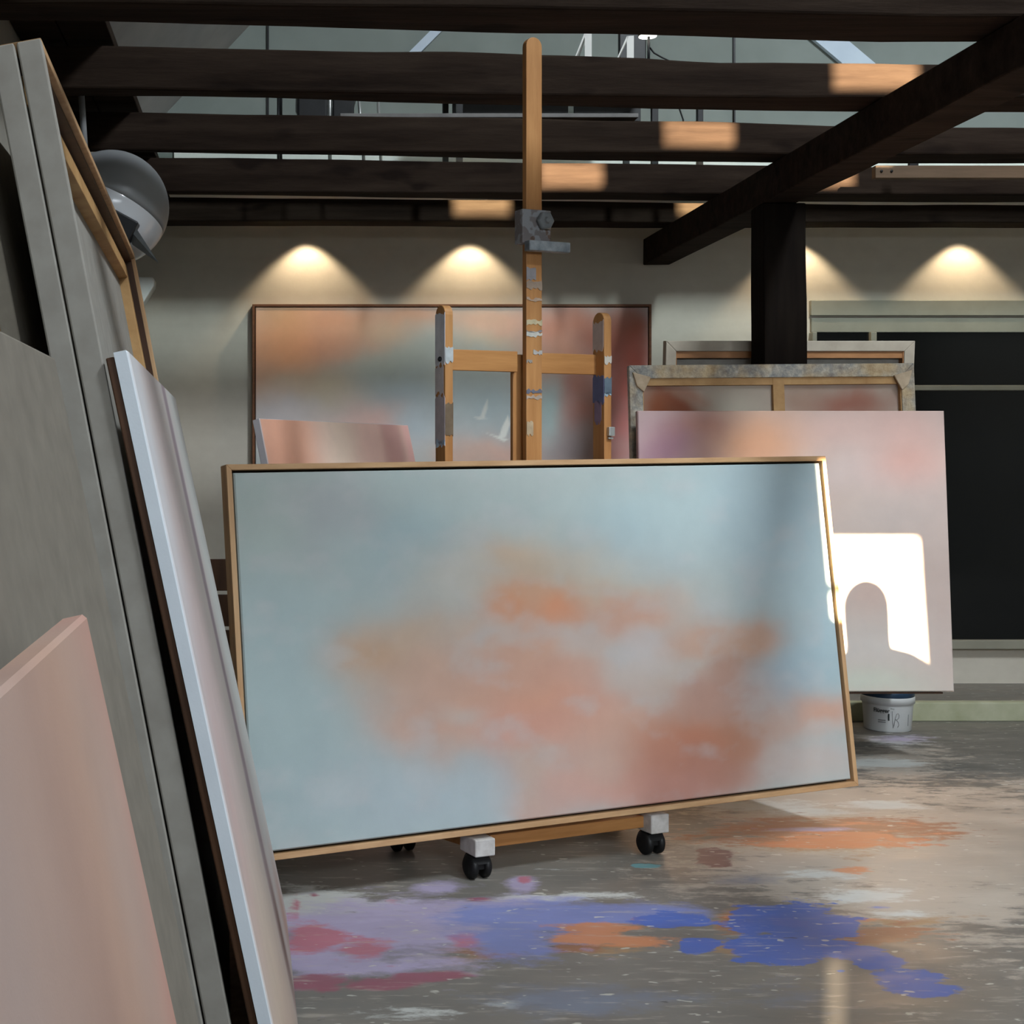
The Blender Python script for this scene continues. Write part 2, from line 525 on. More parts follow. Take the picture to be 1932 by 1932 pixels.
# walls
struct('wall_back', MB().box((XL - .2, WY, 0), (XR + .2, WY + .2, 2.66)), M_PLASTER, 'pale plastered back wall under the beams', 'wall')
g = MB()
g.prism([(XL - .2, 2.66), (XR + .2, 2.66), (XR + .2, EAVE_R), (RIDGE_X, RIDGE_Z + .05), (XL - .2, EAVE_L - .2)], WY, WY + .2)
for gx in (-.2, .95, 2.15, 2.6, 3.4):               # seams of the boarding
    pass
struct('wall_gable', g, M_GABLE, 'grey boarded gable above the beams', 'wall')
for k, (gx) in enumerate((-.02, 2.6)):
    struct('trim_or_light_patch_%d' % (k + 1), MB().box((gx, WY - .012, 2.66), (gx + .012, WY, 5.2)), M_BLACKMET, 'thin dark seam strip on the grey gable, ' + ('left one' if k == 0 else 'right one'), 'strip')
struct('wall_left', MB().box((XL - .2, YR - .2, 0), (XL, WY, EAVE_L)), M_WALLSIDE, 'left wall behind the leaning canvases', 'wall')
struct('wall_right', MB().box((XR, YR - .2, 0), (XR + .2, WY, EAVE_R)), M_WALLSIDE, 'right wall of the studio', 'wall')
for k, (ax, ay, bx_, by_, wd) in enumerate(((782, 100, 832, 50, 22), (1545, 60, 1640, 140, 62))):  # strips coloured pale blue to stand for skylight patches on the gable
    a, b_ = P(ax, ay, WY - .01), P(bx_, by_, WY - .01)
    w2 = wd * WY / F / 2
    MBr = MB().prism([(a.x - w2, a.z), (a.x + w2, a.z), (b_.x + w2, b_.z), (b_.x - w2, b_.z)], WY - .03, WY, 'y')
    struct('trim_or_light_patch_%d' % (k + 3), MBr, plain('pale blue light patch', lin(196, 210, 222), lin(184, 198, 212), 4, .6), 'pale bluish diagonal strip painted as a light patch on the grey gable, ' + ('wide one at the right' if k else 'narrow one left of the mast'), 'light patch')
# roof linings with a skylight opening next to the ridge
n_ = Vector((-1.05, 0, 1)).normalized()
SKY = (3.4, 4.05, -1.0, 1.7)   # skylight x0, x1, y0, y1


def roof_quad(mb, x0, x1, y0, y1, left=True, t=.1):
    zf = (lambda x: RIDGE_Z + 1.05 * (x - RIDGE_X)) if left else (lambda x: RIDGE_Z - 1.05 * (x - RIDGE_X))
    mb.prism([(x0, zf(x0)), (x1, zf(x1)), (x1, zf(x1) + t), (x0, zf(x0) + t)], y0, y1)


r = MB()
x0, x1, y0, y1 = SKY
roof_quad(r, XL - .2, x0, YR - .2, WY + .2)
roof_quad(r, x1, RIDGE_X, YR - .2, WY + .2)
roof_quad(r, x0, x1, YR - .2, y0)
roof_quad(r, x0, x1, y1, WY + .2)
roof_quad(r, RIDGE_X, XR + .2, YR - .2, WY + .2, False)
struct('ceiling', r, M_ROOF, 'white sloping roof lining above the beams', 'ceiling')

# rear wall with the window openings the sun comes through
AX, SL = .40, .31        # the sun moves -.40 in x and -.31 in z for every metre of y


def back(X, Y, Z):
    t = Y - YR
    return X + AX * t, Z + SL * t


holes = []
xa0, za1 = back(1.900, 4.70, 1.262)
xa1, za0 = back(2.02, 4.70, .835)
holes.append((xa0, xa1, za0, za1))
holes.append((xa0, xa1, back(0, 4.70, .712)[1], back(0, 4.7, .800)[1]))
xb0, zb1 = back(2.25, 5.63, .943)
xb1, zb0 = back(2.664, 5.63, .42)
holes.append((xb0, xb1, zb0, zb1))
s0 = back(1.975, 4.645, 2.44)
s1 = back(1.00, 7.19, 2.72)
for yb_, za_, zb_ in ((4.735, 2.532, 2.64), (5.595, 2.534, 2.64), (6.435, 2.534, 2.66), (7.19, 2.534, 2.675)):   # added slots, each shaped to light one beam patch
    holes.append((s0[0], s0[0] + .30, back(0, yb_, za_)[1], back(0, yb_, zb_)[1]))
    if yb_ > 6:
        holes.append((s0[0] + 1.19, s0[0] + 1.49, back(0, yb_, za_ + .012)[1], back(0, yb_, zb_)[1]))
holes.append((-.523, -.470, 1.10, 1.455))         # added slot on the left, shaped to cast the floor streak


def wall_with_holes(xs_lo, xs_hi, z_lo, z_hi, holes, y0, y1):
    X = sorted({xs_lo, xs_hi, *[h[0] for h in holes], *[h[1] for h in holes]})
    Z = sorted({z_lo, z_hi, *[h[2] for h in holes], *[h[3] for h in holes]})
    mb = MB()
    for i in range(len(X) - 1):
        run = None
        for j in range(len(Z) - 1):
            cx, cz = (X[i] + X[i + 1]) / 2, (Z[j] + Z[j + 1]) / 2
            solid = not any(h[0] < cx < h[1] and h[2] < cz < h[3] for h in holes)
            if solid:
                run = run if run is not None else Z[j]
            if run is not None and (not solid or j == len(Z) - 2):
                mb.box((X[i], y0, run), (X[i + 1], y1, Z[j + 1] if solid else Z[j]))
                run = None
    return mb


struct('wall_rear', wall_with_holes(XL - .2, XR + .2, 0, RIDGE_Z + .1, holes, YR - .03, YR), M_WALLSIDE, 'wall with window openings behind the camera', 'wall')

# window in the back wall, right
w = MB()
wx0, wx1 = 3.03, 4.75
zt, zl, zp = EYE + .902, EYE + .815, EYE + .722
w.box((wx0, WY - .03, zl), (wx1, WY, zt))                         # head board
w.box((wx0 + .005, WY - .022, zp), (wx1, WY, zl - .012))
w.box((wx0, WY - .05, .25), (3.056, WY, zp))
w.box((3.357, WY - .05, .25), (3.390, WY, zp))
w.box((4.70, WY - .05, .25), (wx1, WY, zp))
w.box((3.39, WY - .045, EYE + .395), (4.70, WY, EYE + .425))
w.box((wx0, WY - .06, .2), (wx1, WY, .25))
wf = struct('window_1', w, M_CREAM, 'cream framed window with black panes behind the post', 'window', bevel=.004)
gl = MB().box((3.056, WY - .02, .25), (3.357, WY - .004, zp))
gl.build('pane', M_GLASS, wf)
MB().box((3.39, WY - .02, .25), (4.70, WY - .004, zp)).build('pane', M_GLASS, wf)

# ------------------------------------------------------------------ ceiling beams
ZB = EYE + 1.25


def beam(name, rows, label, x_end=(-.84, 7.88), group='ceiling beams running across the studio'):
    """rows: (px, y of the top front edge, y of the bottom front edge, y of the bottom far edge) along the beam."""
    pts = []
    for px, yt, yb, yf in rows:
        Yn = F * 1.25 / (PY - yb)
        Yf = F * 1.25 / (PY - yf)
        Zt = EYE + (PY - yt) * Yn / F
        pts.append(((px - PX) * Yn / F, Yn, Yf, Zt))
    X = np.array([p[0] for p in pts])
    xs_ = np.linspace(x_end[0], x_end[1], 96)
    sd = 3 + len(rows) * .13 + rows[0][1] * .01
    vs, fs = [], []
    for i, x in enumerate(xs_):
        Yn, Yf, Zt = (np.interp(x, X, np.array([p[k] for p in pts])) for k in (1, 2, 3))
        j = lambda s_, a=.006: a * float(fbm(np.array(x * 2.1 + sd), np.array(s_ * 7.7 + sd)))
        ring = [(x, Yn + j(1), ZB + j(2, .004)), (x, Yn + j(3) - .004, (ZB + Zt) / 2), (x, Yn + j(4), Zt + j(5)), (x, Yf + j(6), Zt + j(7)), (x, Yf + j(8), ZB + j(9, .004))]
        vs += ring
    n = len(xs_)
    for i in range(n - 1):
        for k in range(5):
            k2 = (k + 1) % 5
            fs.append((i * 5 + k, i * 5 + k2, i * 5 + 5 + k2, i * 5 + 5 + k))
    fs += [tuple(range(5)), tuple(range(5 * n - 1, 5 * n - 6, -1))]
    return tag(MB().add(vs, fs).build(name, M_BEAM, None, .008), label, 'beam', group, 'structure')


beam('ceiling_beam', [(193, -78, 6, 41), (966, -66, 16, 63), (1200, -60, 20, 66), (1739, -50, 31, 80)], 'dark ceiling beam at the very top, nearest the camera')
beam('ceiling_beam', [(193, 85, 168, 182), (500, 91, 171, 186), (700, 95, 175, 193), (850, 96, 177, 197), (1000, 101, 179, 200), (1210, 109, 182, 205), (1340, 118, 183, 208), (1460, 117, 184, 210), (1580, 118, 184, 211), (1739, 120, 184, 212)],
     'dark ceiling beam crossing behind the tip of the easel mast')
beam('ceiling_beam', [(193, 211, 283, 287), (500, 215, 285, 291), (700, 219, 286, 294), (980, 222, 288, 301), (1200, 227, 288, 304), (1330, 227, 289, 306), (1440, 231, 290, 307), (1560, 235, 291, 308), (1739, 240, 292, 309)],
     'dark cracked ceiling beam third from the camera, with a sunlit patch left of the cross girder')
beam('ceiling_beam', [(193, 296, 361, 366), (400, 297, 362, 368), (700, 302, 364, 373), (980, 306, 365, 377), (1200, 308, 365, 378), (1430, 311, 366, 380), (1739, 315, 367, 382)],
     'dark ceiling beam under the white platform edge, with a sunlit patch right of the mast')
beam('ceiling_beam', [(193, 371, 415, 426), (320, 371, 416, 427), (700, 376, 417, 427.5), (980, 378, 418, 429), (1200, 381, 419, 430), (1739, 386, 420, 431)],
     'dark ceiling beam farthest back, just before the plastered wall')
for k, Yb in enumerate((2.93, 2.08)):
    tag(MB().box((-.84, Yb, ZB), (7.88, Yb + .17, ZB + .15)).build('ceiling_beam', M_BEAM, None, .008), 'dark ceiling beam above the camera, ' + ('second' if k else 'first') + ' one out of sight', 'beam',
        'ceiling beams running across the studio', 'structure')
# cross girder under the beams and the post that carries it
gm = MB()
vs, fs = [], []
for i, y in enumerate(np.linspace(1.4, WY, 40)):
    j = lambda s_: .006 * float(fbm(np.array(y * 1.7), np.array(s_ * 5.1)))
    wd = .165 - .02 * (y - 4) / 4
    vs += [(2.097 + j(1), y, ZB - .148 + j(2)), (2.097 + j(3), y, ZB - .002), (2.097 + wd + j(4), y, ZB - .002), (2.097 + wd + j(5), y, ZB - .148 + j(6))]
for i in range(39):
    for k in range(4):
        fs.append((i * 4 + k, i * 4 + (k + 1) % 4, i * 4 + 4 + (k + 1) % 4, i * 4 + 4 + k))
fs += [(0, 1, 2, 3), (156, 157, 158, 159)]
tag(gm.add(vs, fs).build('ceiling_girder', M_BEAM, None, .006), 'dark girder running away from the camera under the beams', 'girder', None, 'structure')
M_POST, nt, b = new_mat('dark post wood', .85, .05)
g_ = noise(nt, coords(nt, (6, 6, .6)), 3, 6, .6)
nt.links.new(ramp(nt, g_, [(.3, (.005, .0035, .003, 1)), (.7, (.011, .008, .006, 1))]), b.inputs['Base Color'])
bump(nt, b, g_, .4, .01)
vs, fs = [], []
zz = np.linspace(0, ZB - .15, 24)
for z in zz:
    j = lambda s_: .007 * float(fbm(np.array(z * 2.3), np.array(s_ * 3.7)))
    vs += [(2.100 + j(1), 5.86, z), (2.285 + j(2), 5.865 + j(3), z), (2.285 + j(4), 6.03, z), (2.100 + j(5), 6.03, z)]
for i in range(23):
    for k in range(4):
        fs.append((i * 4 + k, i * 4 + (k + 1) % 4, i * 4 + 4 + (k + 1) % 4, i * 4 + 4 + k))
fs += [(0, 1, 2, 3), (92, 93, 94, 95)]
tag(MB().add(vs, fs).build('timber_post', M_POST, None, .008), 'dark square timber post standing under the girder', 'post', None, 'structure')
# lath among the beams, right of the girder
lx0, lx1 = (1648 - PX) * 6.26 / F, 4.6
lt = MB().box((lx0, 6.24, EYE + (PY - 336) * 6.24 / F), (lx1, 6.28, EYE + (PY - 312) * 6.24 / F))
lt = lt.build('timber_lath', wood('pale lath', lin(104, 82, 62), lin(80, 62, 44), (1, 9, 9), 3), None, .003)
tag(lt, 'pale lath with nail holes among the beams right of the girder', 'lath')
for px in (1663, 1682):
    q = P(px, 323, 6.24)
    MB().lathe([(.006, 0), (.006, .004)], 10, Matrix.Translation(q) @ Matrix.Rotation(math.pi / 2, 4, 'X')).build('nail_hole', M_BLACK, lt)
for lx in (2.9, 4.3):
    MB().box((lx, 6.25, EYE + (PY - 312) * 6.24 / F - .002), (lx + .04, 6.27, EYE + 1.42)).build('hanger', M_BLACK, lt)

# white platform on the rear beams, dark boards along the left
M_FLOORGLASS = bpy.data.materials.new('floor glass')
M_FLOORGLASS.use_nodes = True
nt = M_FLOORGLASS.node_tree
nt.nodes.clear()
o_ = nt.nodes.new('ShaderNodeOutputMaterial')
tr = N(nt, 'ShaderNodeBsdfTransparent', Color=(.93, .97, .95, 1))
gg = N(nt, 'ShaderNodeBsdfGlossy', Color=(.9, .95, .93, 1), Roughness=.02)
ms = N(nt, 'ShaderNodeMixShader', Fac=.05)
nt.links.new(tr.outputs[0], ms.inputs[1])
nt.links.new(gg.outputs[0], ms.inputs[2])
nt.links.new(ms.outputs[0], o_.inputs[0])
pf = MB().box((-.54, 6.42, EYE + 1.422), (5.5, 7.028, EYE + 1.434)).build('loft_platform', M_FLOORGLASS, None)  # glass added here so the sun reaches the rear beam
tag(pf, 'clear glass floor sheet added on the two rear beams to pass the sun', 'platform', None, 'structure')
pw = MB().box((-.54, 7.03, EYE + 1.420), (5.5, WY - .02, EYE + 1.434)).build('loft_platform', M_WHITE, None)
tag(pw, 'white floor sheet of the loft behind the glass, next to the gable', 'platform', None, 'structure')
struct('baseboard_back', MB().box((-.54, WY - .018, EYE + 1.436), (5.5, WY, EYE + 1.76)), M_WHITE, 'white board along the foot of the grey gable, glimpsed as bright lines between the beams', 'baseboard')
for k, (a, b_) in enumerate(((-.845, -.70), (-.695, -.535))):
    tag(MB().box((a, 2.1, EYE + 1.425), (b_, WY - .02 if k else 6.3, EYE + 1.465)).build('loft_board', M_BEAM, None, .004),
        ('dark board lying on the beams, inner one' if k else 'dark board lying on the beams along the left wall'), 'board', None, 'structure')
bt = MB().box(((640 - PX) * 5.7 / F, 5.62, EYE + 1.402), ((1195 - PX) * 5.7 / F, 5.70, EYE + 1.419)).build('grey_batten', plain('grey batten paint', lin(120, 118, 116), lin(100, 98, 96), 9), None, .002)
tag(bt, 'thin grey batten lying along the top of the third beam', 'batten')
PZ = EYE + 1.434            # platform top

# ================================================================== LOFT THINGS
# desk
dk = empty('desk', Matrix.Translation((1.42, 7.05, PZ)), 'dark desk standing on the loft platform behind the mast', 'desk')
MB().box((-.52, -.3, .49), (.50, .3, .52)).build('desk_top', M_BLACKMET, dk, .003)
MB().box((-.49, -.02, .30), (.10, .0, .49)).build('modesty_panel', M_BLACKMET, dk, .002)
MB().box((.13, -.02, .30), (.47, .0, .49)).build('modesty_panel', M_BLACKMET, dk, .002)
for sx in (-.49, .47):
    for sy in (-.27, .27):
        MB().box((sx - .015, sy - .015, 0), (sx + .015, sy + .015, .49)).build('leg', M_BLACKMET, dk)
# chair
ch = empty('office_chair', Matrix.Translation((.30, 6.95, PZ)), 'dark chair with pale tube legs on the loft platform left of the desk', 'chair')
MB().box((-.17, -.18, .36), (.13, .2, .43)).build('seat', M_BLACKMET, ch, .015)
MB().box((-.17, -.22, .16), (-.02, -.18, .57)).build('backrest', M_BLACKMET, ch, .012)
MB().box((.0, -.22, .20), (.11, -.18, .57)).build('backrest', M_BLACKMET, ch, .012)
MB().tube([(-.008, -.2, 0), (-.008, -.2, .56)], .009).build('back_tube', M_CHROME, ch)
MB().tube([(.165, -.15, 0), (.13, -.15, .45)], .008).build('leg', M_CHROME, ch)
MB().tube([(.27, .1, 0), (.25, .1, .45)], .008).build('leg', M_CHROME, ch)
MB().tube([(-.26, -.1, 0), (-.26, -.1, .45)], .007).build('leg', M_BLACKMET, ch)
MB().tube([(-.245, .12, 0), (-.245, .12, .45)], .007).build('leg', M_BLACKMET, ch)
MB().tube([(-.26, -.1, .44), (-.2, -.12, .45), (-.15, -.1, .41)], .012).build('armrest', M_BLACKMET, ch)
MB().tube([(.09, -.16, .40), (.18, -.14, .395), (.28, -.1, .43)], .010).build('armrest', M_BLACKMET, ch)
# things on the desk
DT = PZ + .52
for k, px in enumerate((1103, 1180)):
    q = P(px, 100, 6.95)
    cd = MB()
    M = Matrix.Translation((q.x, 6.95, DT)) @ Matrix.Rotation(-.25 + .1 * k, 4, 'Z')
    cd.prism([(-.075, 0), (-.071, 0), (0.012, .195 - .02 * k), (.002, .195 - .02 * k)], -.05, .05, 'y', M)
    cd.box((.002, -.05, 0), (.036, -.046, .195 - .02 * k), M)
    o = cd.build('tent_card', M_WHITE)
    tag(o, 'small white folded card standing on the loft desk, ' + ('in front of the black monitor' if k else 'right of the mast tip'), 'card')
q = P(1190, 80, 7.15)
mo = empty('monitor', Matrix.Translation((q.x, 7.1, DT)), 'black monitor standing on the loft desk', 'monitor')
MB().box((-.075, -.01, .05), (.065, .02, .39)).build('screen', M_BLACKMET, mo, .006)
MB().box((-.02, .0, .004), (.02, .02, .07)).build('stem', M_BLACKMET, mo)
MB().box((-.06, -.03, .0), (.06, .06, .006)).build('base', M_BLACKMET, mo)
q = P(1222, 68, 6.9)
ll = empty('desk_lamp', Matrix.Translation((q.x + .005, 6.9, DT)), 'small black desk lamp with a lit white disc head', 'lamp')
hz = q.z - DT
MB().lathe([(.05, 0), (.05, .008), (.01, .012)], 20).build('base', M_BLACKMET, ll)
MB().tube([(0, 0, .01), (.0, 0, hz)], .007).build('stem', M_BLACKMET, ll)
MB().lathe([(.046, 0), (.048, .006), (.02, .014)], 24, Matrix.Translation((-.005, 0, hz))).build('lamp_head', M_BLACKMET, ll)
MB().lathe([(.001, 0), (.044, 0), (.044, -.004), (.001, -.004)], 24, Matrix.Translation((-.005, 0, hz))).build('lit_disc', M_GLOW, ll)
cb = MB().tube([P(1226, 90, 6.70), P(1234, 100, 6.70), P(1250, 109, 6.70), P(1266, 116, 6.70), P(1280, 200, 6.70), P(1289, 226, 6.70), P(1290, 262, 6.70)], .004, 6)
tag(cb.build('lamp_cable', M_BLACK), 'black cable trailing down from the loft desk lamp', 'cable')
cb = MB().tube([Vector((2.30, 6.9, 5.9)), P(1383, 20, 6.9), P(1383, 110, 6.9), P(1384, 240, 6.9)], .0035, 6)
tag(cb.build('hanging_cord', M_BLACK), 'thin dark cord hanging straight down from the roof', 'cord')
pl = MB().box((P(1315, 0, 6.8).x, 6.79, PZ), (P(1326, 0, 6.8).x, 6.82, PZ + .45))
tag(pl.build('floor_stand', M_BLACKMET, None, .003), 'short dark upright stand on the loft platform right of the desk', 'stand')

# ================================================================== CANVASES
def blobs_from_quad(quad, painter):
    H = homography(quad)

    def fn(U, V):
        w = H[2, 0] * U + H[2, 1] * V + H[2, 2]
        x = (H[0, 0] * U + H[0, 1] * V + H[0, 2]) / w
        y = (H[1, 0] * U + H[1, 1] * V + H[1, 2]) / w
        return painter(x, y)
    return fn


def floater_frame(parent, W, H, depth, lip, gap, m_h, m_v, front=-.004):
    """Four mitred laths round a canvas W x H (outer size), as four parts; the dark rebate board behind the gap is a fifth."""
    x, l = W / 2, lip
    f, d = front, depth
    quad = lambda a, b_, c_, e: [a, b_, c_, e]
    for nm, q, mt in (('frame_rail', [(-x, H), (x, H), (x - l, H - l), (-x + l, H - l)], m_h), ('frame_rail', [(-x, 0), (-x + l, l), (x - l, l), (x, 0)], m_h),
                      ('frame_stile', [(-x, 0), (-x, H), (-x + l, H - l), (-x + l, l)], m_v), ('frame_stile', [(x, 0), (x - l, l), (x - l, H - l), (x, H)], m_v)):
        MB().prism(q, f, d, 'y').build(nm, mt, parent, .0012, 1)
    r_ = MB()
    w = gap + .02
    a = l - .0005
    for q in ([(-x + a, H - a), (x - a, H - a), (x - a - w, H - a - w), (-x + a + w, H - a - w)], [(-x + a, a), (-x + a + w, a + w), (x - a - w, a + w), (x - a, a)],
              [(-x + a, a), (-x + a, H - a), (-x + a + w, H - a - w), (-x + a + w, a + w)], [(x - a, a), (x - a - w, a + w), (x - a - w, H - a - w), (x - a, H - a)]):
        r_.prism(q, d - .012, d - .004, 'y')
    r_.build('rebate', M_REBATE, parent)


# --- the large painting on the easel
YAW, PITCH, ROLL = .3746, .1216, -.0124
W1, H1 = 2.190, 1.1148
Rm = Matrix.Rotation(YAW, 4, 'Z') @ Matrix.Rotation(-PITCH, 4, 'X') @ Matrix.Rotation(-ROLL, 4, 'Y')
Rm = Matrix(((0.93, -0.3632, -0.056, .9532), (0.3672, 0.9238, 0.1084, 4.2216), (0.0124, -0.1213, 0.9925, .1473), (0, 0, 0, 1)))
for i in range(3):
    v_ = Vector(Rm.col[i][:3]).normalized()
    Rm.col[i][:3] = v_[:]
BIGQ = [(417, 876), (1558, 861), (1617, 1483), (463, 1630)]


def paint_big(x, y):
    f = Field(x, y, (164, 177, 176), 30, 85, 3)
    B = lambda cx, cy, rx, ry, col, a=1.0, rot=0: f.blob(cx, cy, rx, ry, (col[0], col[1], col[2] - 3), a, rot, 2.5)
    B(520, 950, 200, 120, (166, 176, 174)); B(620, 960, 90, 80, (166, 168, 174), .6); B(1000, 900, 240, 50, (166, 174, 174), .8)
    B(760, 1040, 90, 90, (152, 174, 182), .8); B(1190, 1040, 120, 90, (156, 180, 190), .9); B(1330, 960, 140, 110, (168, 184, 188), .8); B(1480, 980, 120, 200, (158, 176, 186), .9)
    B(560, 1250, 160, 160, (158, 174, 178), .9); B(560, 1480, 180, 120, (152, 168, 172), .9); B(760, 1500, 200, 90, (162, 174, 180), .9); B(900, 1510, 160, 70, (166, 178, 184), .9)
    B(1540, 1240, 90, 120, (158, 178, 188), .9); B(1470, 1290, 80, 60, (156, 172, 186), .7)
    # pale halo of the cloud
    B(960, 1080, 190, 90, (178, 176, 170), .9); B(1120, 1160, 260, 120, (180, 172, 166), .8); B(840, 1180, 150, 80, (172, 170, 166), .8)
    B(880, 1085, 100, 60, (184, 180, 174), .8); B(1130, 1085, 80, 40, (182, 182, 176), .6); B(965, 1040, 55, 34, (190, 168, 150), .8); B(1010, 1090, 90, 60, (186, 164, 144), .7); B(1130, 1130, 110, 40, (188, 166, 148), .7)
    # left lobe
    B(730, 1240, 120, 75, (182, 158, 142), .95); B(700, 1240, 60, 40, (182, 152, 130), .8); B(770, 1195, 45, 30, (184, 160, 142), .6); B(790, 1280, 90, 50, (182, 154, 138), .8)
    B(850, 1340, 150, 90, (188, 156, 142), .95); B(790, 1380, 90, 50, (188, 154, 140), .8); B(930, 1320, 90, 50, (194, 156, 138), .7)
    # heart
    B(960, 1150, 70, 55, (198, 148, 122), .9); B(965, 1150, 28, 34, (204, 140, 108), .8); B(1040, 1165, 45, 50, (206, 144, 112), .9); B(1000, 1120, 60, 30, (196, 154, 130), .8); B(935, 1160, 40, 26, (202, 146, 116), .7); B(1050, 1150, 34, 44, (208, 142, 110), .8)
    B(1030, 1240, 110, 70, (194, 158, 142), .9); B(1060, 1330, 150, 90, (200, 152, 136), .95); B(1030, 1390, 130, 60, (202, 148, 132), .9); B(1010, 1310, 60, 40, (204, 150, 128), .7)
    B(1150, 1170, 60, 34, (192, 158, 146), .8); B(1220, 1160, 60, 34, (190, 164, 150), .6)
    # pale puffs
    B(1080, 1218, 48, 24, (192, 180, 174), .6); B(985, 1225, 70, 36, (194, 156, 138), .8); B(1230, 1230, 90, 60, (190, 180, 178), .9); B(1190, 1280, 60, 34, (188, 174, 168), .7); B(880, 1250, 50, 22, (178, 172, 168), .6)
    B(870, 1355, 50, 22, (184, 174, 170), .6); B(1290, 1290, 70, 44, (188, 170, 160), .8)
    B(1180, 1150, 90, 34, (192, 152, 136), .8); B(1320, 1200, 60, 34, (190, 150, 132), .8); B(1410, 1210, 60, 34, (186, 140, 118), .9)
    B(900, 1200, 80, 40, (188, 164, 150), .7); B(940, 1270, 120, 50, (192, 152, 136), .8)
    # right lobe and the dark foot
    B(1390, 1215, 75, 45, (184, 152, 136), .95); B(1300, 1210, 40, 30, (188, 158, 144), .7); B(1380, 1270, 60, 40, (176, 150, 138), .8); B(1370, 1330, 110, 50, (180, 152, 144), .85)
    B(1200, 1390, 140, 70, (196, 156, 140), .9); B(1080, 1480, 120, 70, (196, 156, 146), .95); B(1180, 1490, 90, 50, (198, 154, 144), .9); B(1010, 1530, 60, 30, (190, 158, 148), .8)
    B(1330, 1400, 110, 60, (182, 118, 92), .95); B(1270, 1450, 90, 60, (190, 132, 114), .9); B(1370, 1450, 110, 60, (172, 122, 108), .9); B(1290, 1500, 90, 40, (184, 134, 124), .9)
    B(1400, 1395, 60, 40, (172, 124, 104), .8)
    B(1375, 1265, 50, 40, (170, 134, 122), .8); B(1340, 1320, 60, 40, (174, 136, 124), .8); B(1110, 1440, 90, 50, (190, 162, 150), .6)
    B(1560, 1345, 70, 36, (194, 154, 138), .95); B(1480, 1370, 70, 30, (184, 152, 140), .7); B(1540, 1440, 110, 52, (180, 170, 168), .95); B(1480, 1440, 50, 34, (180, 166, 162), .7)
    B(1000, 1470, 40, 60, (184, 164, 152), .6)
    g = f.c.mean(-1, keepdims=True)
    f.c = g + (f.c - g) * 1.0
    veil = np.clip(fbm(x / 62, y / 46, 91, 5) * 1.9 - .08, 0, 1)[..., None] * .34
    f.c = f.c * (1 - veil) + slin((182, 182, 182)) * veil
    # brighter brushed puffs with firmer upper edges
    f.poly([(1048, 1206), (1066, 1184), (1090, 1188), (1130, 1210), (1110, 1232), (1060, 1236)], (188, 176, 170), .35, 26)
    f.poly([(1168, 1206), (1182, 1184), (1210, 1178), (1236, 1190), (1260, 1226), (1190, 1240)], (190, 182, 180), .5, 22)
    f.poly([(872, 1206), (900, 1180), (930, 1190), (905, 1214)], (178, 176, 174), .4, 18)
    return f.c


bp = empty('framed_painting', Rm, 'large framed painting of a peach cloud on pale blue, standing on the easel', 'painting')
LIP, GAP = .0165, .0075
canvas_slab('canvas', W1 - 2 * (LIP + GAP), H1 - 2 * (LIP + GAP), .03, 240, 130, blobs_from_quad(
    [(428, 886), (1548, 871), (1607, 1474), (472, 1617)], paint_big), M_ART, bp).location = (0, .002, LIP + GAP)
floater_frame(bp, W1, H1, .045, LIP, GAP, M_OAK, M_OAKV)

# --- studio easel
th = YAW
eu = Vector((math.cos(th), math.sin(th), 0))
en = Vector((-math.sin(th), math.cos(th), 0))      # towards the back
MX, MY = .8389, 4.415
EM = frame_matrix((MX, MY, 0), eu, en, (0, 0, 1))
ez = empty('studio_easel', EM, 'tall paint-daubed wooden studio easel on casters holding the large painting', 'easel')
EI = EM.inverted()
loc = lambda p: EI @ Vector(p)
MTOP = EYE + 798 * MY / F


def round_top(w, z0, z1, n=10):
    r_ = w / 2
    pts = [(-r_, z0), (r_, z0)]
    for k in range(n + 1):
        a = math.pi * k / n
        pts.append((r_ * math.cos(a), z1 - r_ + r_ * math.sin(a)))
    return pts


MB().prism(round_top(.058, .19, MTOP), -.012, .012).build('mast', M_PINE, ez, .002)
mc = MB()
mc.box((-.052, .0315, .19), (.034, .048, EYE + (PY - 668) * MY / F))
mc.build('mast_guide', M_PINE, ez, .002)
# bands of dried paint down the face of the mast
def daub(parent, z0, z1, col, x0=-.0292, x1=.0292, y=-.0125, name='paint_daub', seed=0, horizontal=True):
    rnd = random.Random(seed)
    n = 7
    top = [(x0 + (x1 - x0) * k / n, z1 + rnd.uniform(-.006, .003)) for k in range(n + 1)]
    bot = [(x0 + (x1 - x0) * k / n, z0 + rnd.uniform(-.004, .006)) for k in range(n, -1, -1)]
    return MB().prism(bot[::-1] + top[::-1], y - .0012, y + .0008).build(name, plain('daub', lin(*col), lin(*[c_ * .86 for c_ in col]), 40, .55, .3, .3), parent)


zy = lambda y: EYE + (PY - y) * MY / F
for k, (ya, yb_, col, xa, xb) in enumerate(((506, 530, (138, 134, 136), -.029, .006), (531, 546, (160, 140, 122), -.029, .029), (563, 569, (186, 160, 138), -.029, .029), (603, 614, (196, 182, 148), -.029, .029),
                                            (624, 627, (132, 130, 134), -.029, .029), (627, 636, (196, 194, 184), -.029, .029), (661, 670, (180, 176, 172), -.004, .029), (678, 684, (168, 160, 150), -.029, -.008),
                                            (735, 742, (104, 106, 120), -.029, .029), (746, 753, (176, 160, 146), -.029, .029), (795, 822, (182, 160, 130), -.028, -.004))):
    daub(ez, zy(yb_), zy(ya), col, xa, xb, seed=k)


